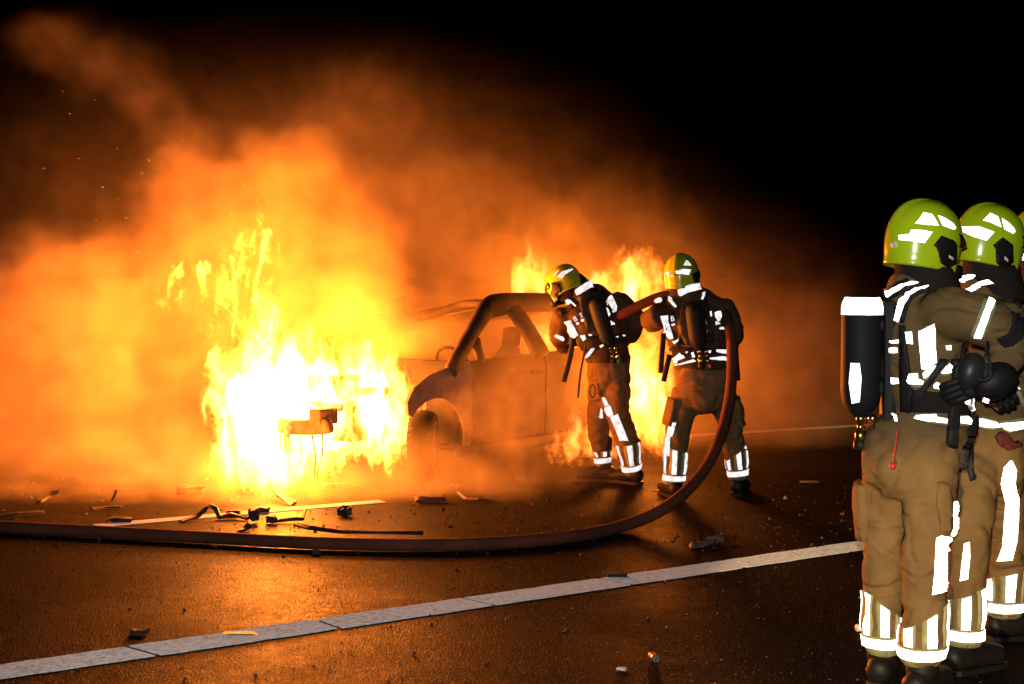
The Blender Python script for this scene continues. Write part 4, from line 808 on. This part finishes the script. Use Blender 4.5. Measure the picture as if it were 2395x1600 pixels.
def flame_field(shapes):
    def f(n, p):
        z = n.v('DOT_PRODUCT', p, (0, 0, 1)); amp = n.mr(z, 0., 1.5, .55, 1.25, False); st = n.v('MULTIPLY', p, (1, 1, .5))
        w1 = n.v('MULTIPLY', n.v('SUBTRACT', n.noise(st, 1.7, 2, .5, out=1), (.5, .5, .5)), (.6, .5, .6))
        w2 = n.v('MULTIPLY', n.v('SUBTRACT', n.noise(n.v('ADD', st, n.v('SCALE', w1, .6)), 4.2, 4, .62, out=1), (.5, .5, .5)), (.55, .4, .8))
        q = n.v('ADD', n.v('ADD', p, w1), n.v('SCALE', w2, amp)); d = ell(n, q, shapes, .08)
        fine = n.noise(n.v('ADD', n.v('MULTIPLY', p, (1, 1, .36)), n.v('SCALE', w2, .55)), 9, 5, .66, .9)
        d = n.m('ADD', d, n.m('MULTIPLY', n.m('SUBTRACT', fine, .5), .75))
        return n.m('MULTIPLY', n.m('MULTIPLY', n.mr(d, .0, -.06), n.m('MAXIMUM', n.mr(fine, .34, .56, 1., .22), n.mr(d, -.05, -.26, 0., 1.1))), n.mr(d, -.12, -.45, .8, 2.2))
    return f
def firelight(loc, watts, size=.2):
    l = bpy.data.lights.new('firelight', 'POINT'); l.energy = watts * FIRE; l.color = (1, .21, .014); l.shadow_soft_size = size
    o = bpy.data.objects.new('firelight', l); o.location = loc; C.objects.link(o)
main = [EL(770, 955, 11.15, 215, 128, .5), EL(615, 965, 11.0, 115, 160, .45), EL(612, 845, 11.05, 34, 85, .26), EL(572, 690, 11.0, 11, 70, .10), EL(635, 1085, 10.5, 115, 52, .35), EL(895, 985, 11.0, 95, 92, .35), EL(514, 885, 11.1, 9, 60, .10), EL(470, 668, 11.1, 20, 9, .10), EL(725, 895, 11.0, 60, 55, .3), EL(850, 940, 11.0, 120, 80, .4)]
tag(vol('engine_flames', (-3.1, 9.7, .01), (-.5, 12.2, 2.5), .013, flame_field(main), flame_mat('engine_flame', 110.)), 'white-hot flames pouring from the engine bay', None, None, 'stuff')
for px, py, Y, pw in ((740, 870, 11.25, 760), (600, 690, 11.3, 480), (650, 1092, 10.1, 480)): firelight(P(px, py, Y), pw)
rear = [EL(1500, 900, 12.6, 75, 110, .45), EL(1470, 700, 12.7, 70, 90, .4), EL(1400, 720, 12.8, 70, 70, .4), EL(1235, 670, 12.9, 55, 50, .35), EL(1500, 1010, 12.3, 80, 45, .4), EL(1290, 800, 12.9, 90, 40, .4), EL(1370, 1030, 12.2, 60, 40, .3)]
tag(vol('rear_flames', (.0, 11.6, .01), (1.9, 13.6, 2.1), .02, flame_field(rear), flame_mat('rear_flame', 26.)), 'orange flames around the rear of the car behind the firefighters', None, None, 'stuff')
for px, py, Y, pw in ((1500, 900, 12.5, 170), (1300, 700, 12.9, 110)): firelight(P(px, py, Y), pw)
thick = [EL(740, 760, 12.7, 250, 280, .8), EL(540, 620, 12.8, 280, 250, .9), EL(230, 820, 12.5, 420, 310, 1.1), EL(430, 430, 13.2, 120, 130, .8), EL(850, 610, 12.7, 120, 170, .7), EL(670, 430, 12.8, 120, 120, .7), EL(-100, 900, 12.5, 400, 300, 1.3)]
plume = [EL(390, 330, 13.3, 80, 90, .6), EL(330, 240, 13.4, 75, 70, .5), EL(250, 160, 13.4, 75, 55, .5), EL(150, 110, 13.4, 60, 40, .4)]
thin = [EL(1250, 740, 13.8, 450, 270, 1.0), EL(1000, 500, 13.8, 220, 170, .8), EL(1600, 880, 13.8, 400, 230, 1.0), EL(800, 330, 14.2, 200, 120, .6), EL(1180, 800, 12.6, 200, 90, .7)]
ground_mist = [EL(120, 1060, 11.9, 480, 90, 1.0), EL(640, 1130, 11.0, 280, 28, .7), EL(330, 1130, 10.9, 260, 30, .6), EL(300, 1150, 10.5, 400, 32, .6), EL(760, 1140, 10.5, 260, 22, .5)]
veil = [EL(1190, 985, 10.9, 190, 130, .4), EL(1080, 1115, 10.5, 220, 45, .4), EL(1120, 900, 11.2, 120, 60, .3)]
cabin = [(cw(.5, -.4, 1.3), (.45, .45, .4)), (cw(1.0, -.55, 1.35), (.42, .42, .3)), (cw(1.2, -.05, 1.05), (.6, .6, .36)), (cw(.55, -.1, 1.0), (.5, .5, .32)), (cw(2.0, -.05, 1.05), (.6, .6, .34))]
def smoke_field(n, p):
    wob = n.v('SCALE', n.v('SUBTRACT', n.noise(p, .8, 3, .6, out=1), (.5, .5, .5)), 1.1); q = n.v('ADD', p, wob); fine = n.noise(p, 1.6, 6, .62, .6)
    j = n.m('MULTIPLY', n.m('SUBTRACT', fine, .5), 1.3); a = n.mr(n.m('ADD', ell(n, q, thick, .35), j), .12, -.45)
    back = n.m('MAXIMUM', n.mr(n.v('DOT_PRODUCT', p, (0, 1, 0)), 11.8, 12.5), n.mr(n.v('DOT_PRODUCT', p, (1, 0, 0)), -2.9, -3.6)); a = n.m('MULTIPLY', a, back)
    low = n.mr(n.m('ADD', ell(n, q, ground_mist, .2), n.m('MULTIPLY', j, .6)), .12, -.3); cab = n.mr(n.m('ADD', ell(n, p, cabin, .2), n.m('MULTIPLY', j, .6)), .05, -.3, 0., .9); veil_d = n.mr(n.m('ADD', ell(n, q, veil, .2), n.m('MULTIPLY', j, .8)), .15, -.35, 0., .8); a = n.m('MAXIMUM', n.m('MAXIMUM', n.m('MAXIMUM', a, veil_d), cab), n.m('MULTIPLY', low, .6)); b = n.mr(n.m('ADD', ell(n, q, thin, .3), j), .45, -.7)
    wide = n.mr(n.m('ADD', ell(n, p, [EL(650, 720, 13.6, 900, 520, 1.6), EL(1500, 850, 13.8, 500, 330, 1.4)], .5), n.m('MULTIPLY', j, .5)), .6, -1.0); pl = n.mr(n.m('ADD', ell(n, n.v('ADD', p, n.v('SCALE', wob, .5)), plume, .2), j), .2, -.4); b = n.m('MAXIMUM', n.m('MAXIMUM', b, n.m('MULTIPLY', pl, .8)), n.m('MULTIPLY', wide, .16))
    bil = n.noise(n.v('ADD', p, n.v('SCALE', wob, .35)), 4.2, 4, .65, .8); return n.m('MULTIPLY', n.m('MULTIPLY', n.m('MAXIMUM', a, n.m('MULTIPLY', b, .5)), n.mr(fine, .33, .66, .3, 1.5)), n.mr(bil, .36, .62, .35, 1.45))
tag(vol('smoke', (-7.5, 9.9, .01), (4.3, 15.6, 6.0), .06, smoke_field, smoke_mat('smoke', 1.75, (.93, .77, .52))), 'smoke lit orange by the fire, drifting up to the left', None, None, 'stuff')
M['spark'] = bpy.data.materials.new('spark'); M['spark'].use_nodes = True; sb = M['spark'].node_tree.nodes['Principled BSDF']; sb.inputs['Emission Color'].default_value = (1, .35, .06, 1); sb.inputs['Emission Strength'].default_value = .7
rs = random.Random(11); me = None
for px, py in [(102, 394), (185, 371), (147, 214), (222, 234), (163, 266), (274, 348), (332, 405), (348, 375), (395, 421), (240, 438), (276, 466), (470, 484), (498, 408), (566, 486), (38, 632), (320, 590), (410, 350), (428, 326), (295, 510), (225, 515), (460, 482), (602, 441), (580, 467)]:
    q = P(px, py, rs.uniform(11.3, 12.2))
    if me is None:
        bm = bmesh.new(); tube(bm, [Vector((-.016, 0, 0)), Vector((0, 0, .002)), Vector((.016, 0, 0))], [.002, .004, .002], (0, 0, 1), 5, 1); me = to_mesh('spark', bm, M['spark'])
    o = bpy.data.objects.new('spark', me); C.objects.link(o); o.location = q; o.rotation_euler = (0, rs.uniform(-.6, .4), rs.uniform(-.4, .4)); o.scale = [rs.uniform(.3, .75)] * 3
    tag(o, 'tiny glowing spark drifting in the smoke above the fire', 'spark', 'sparks above the fire')
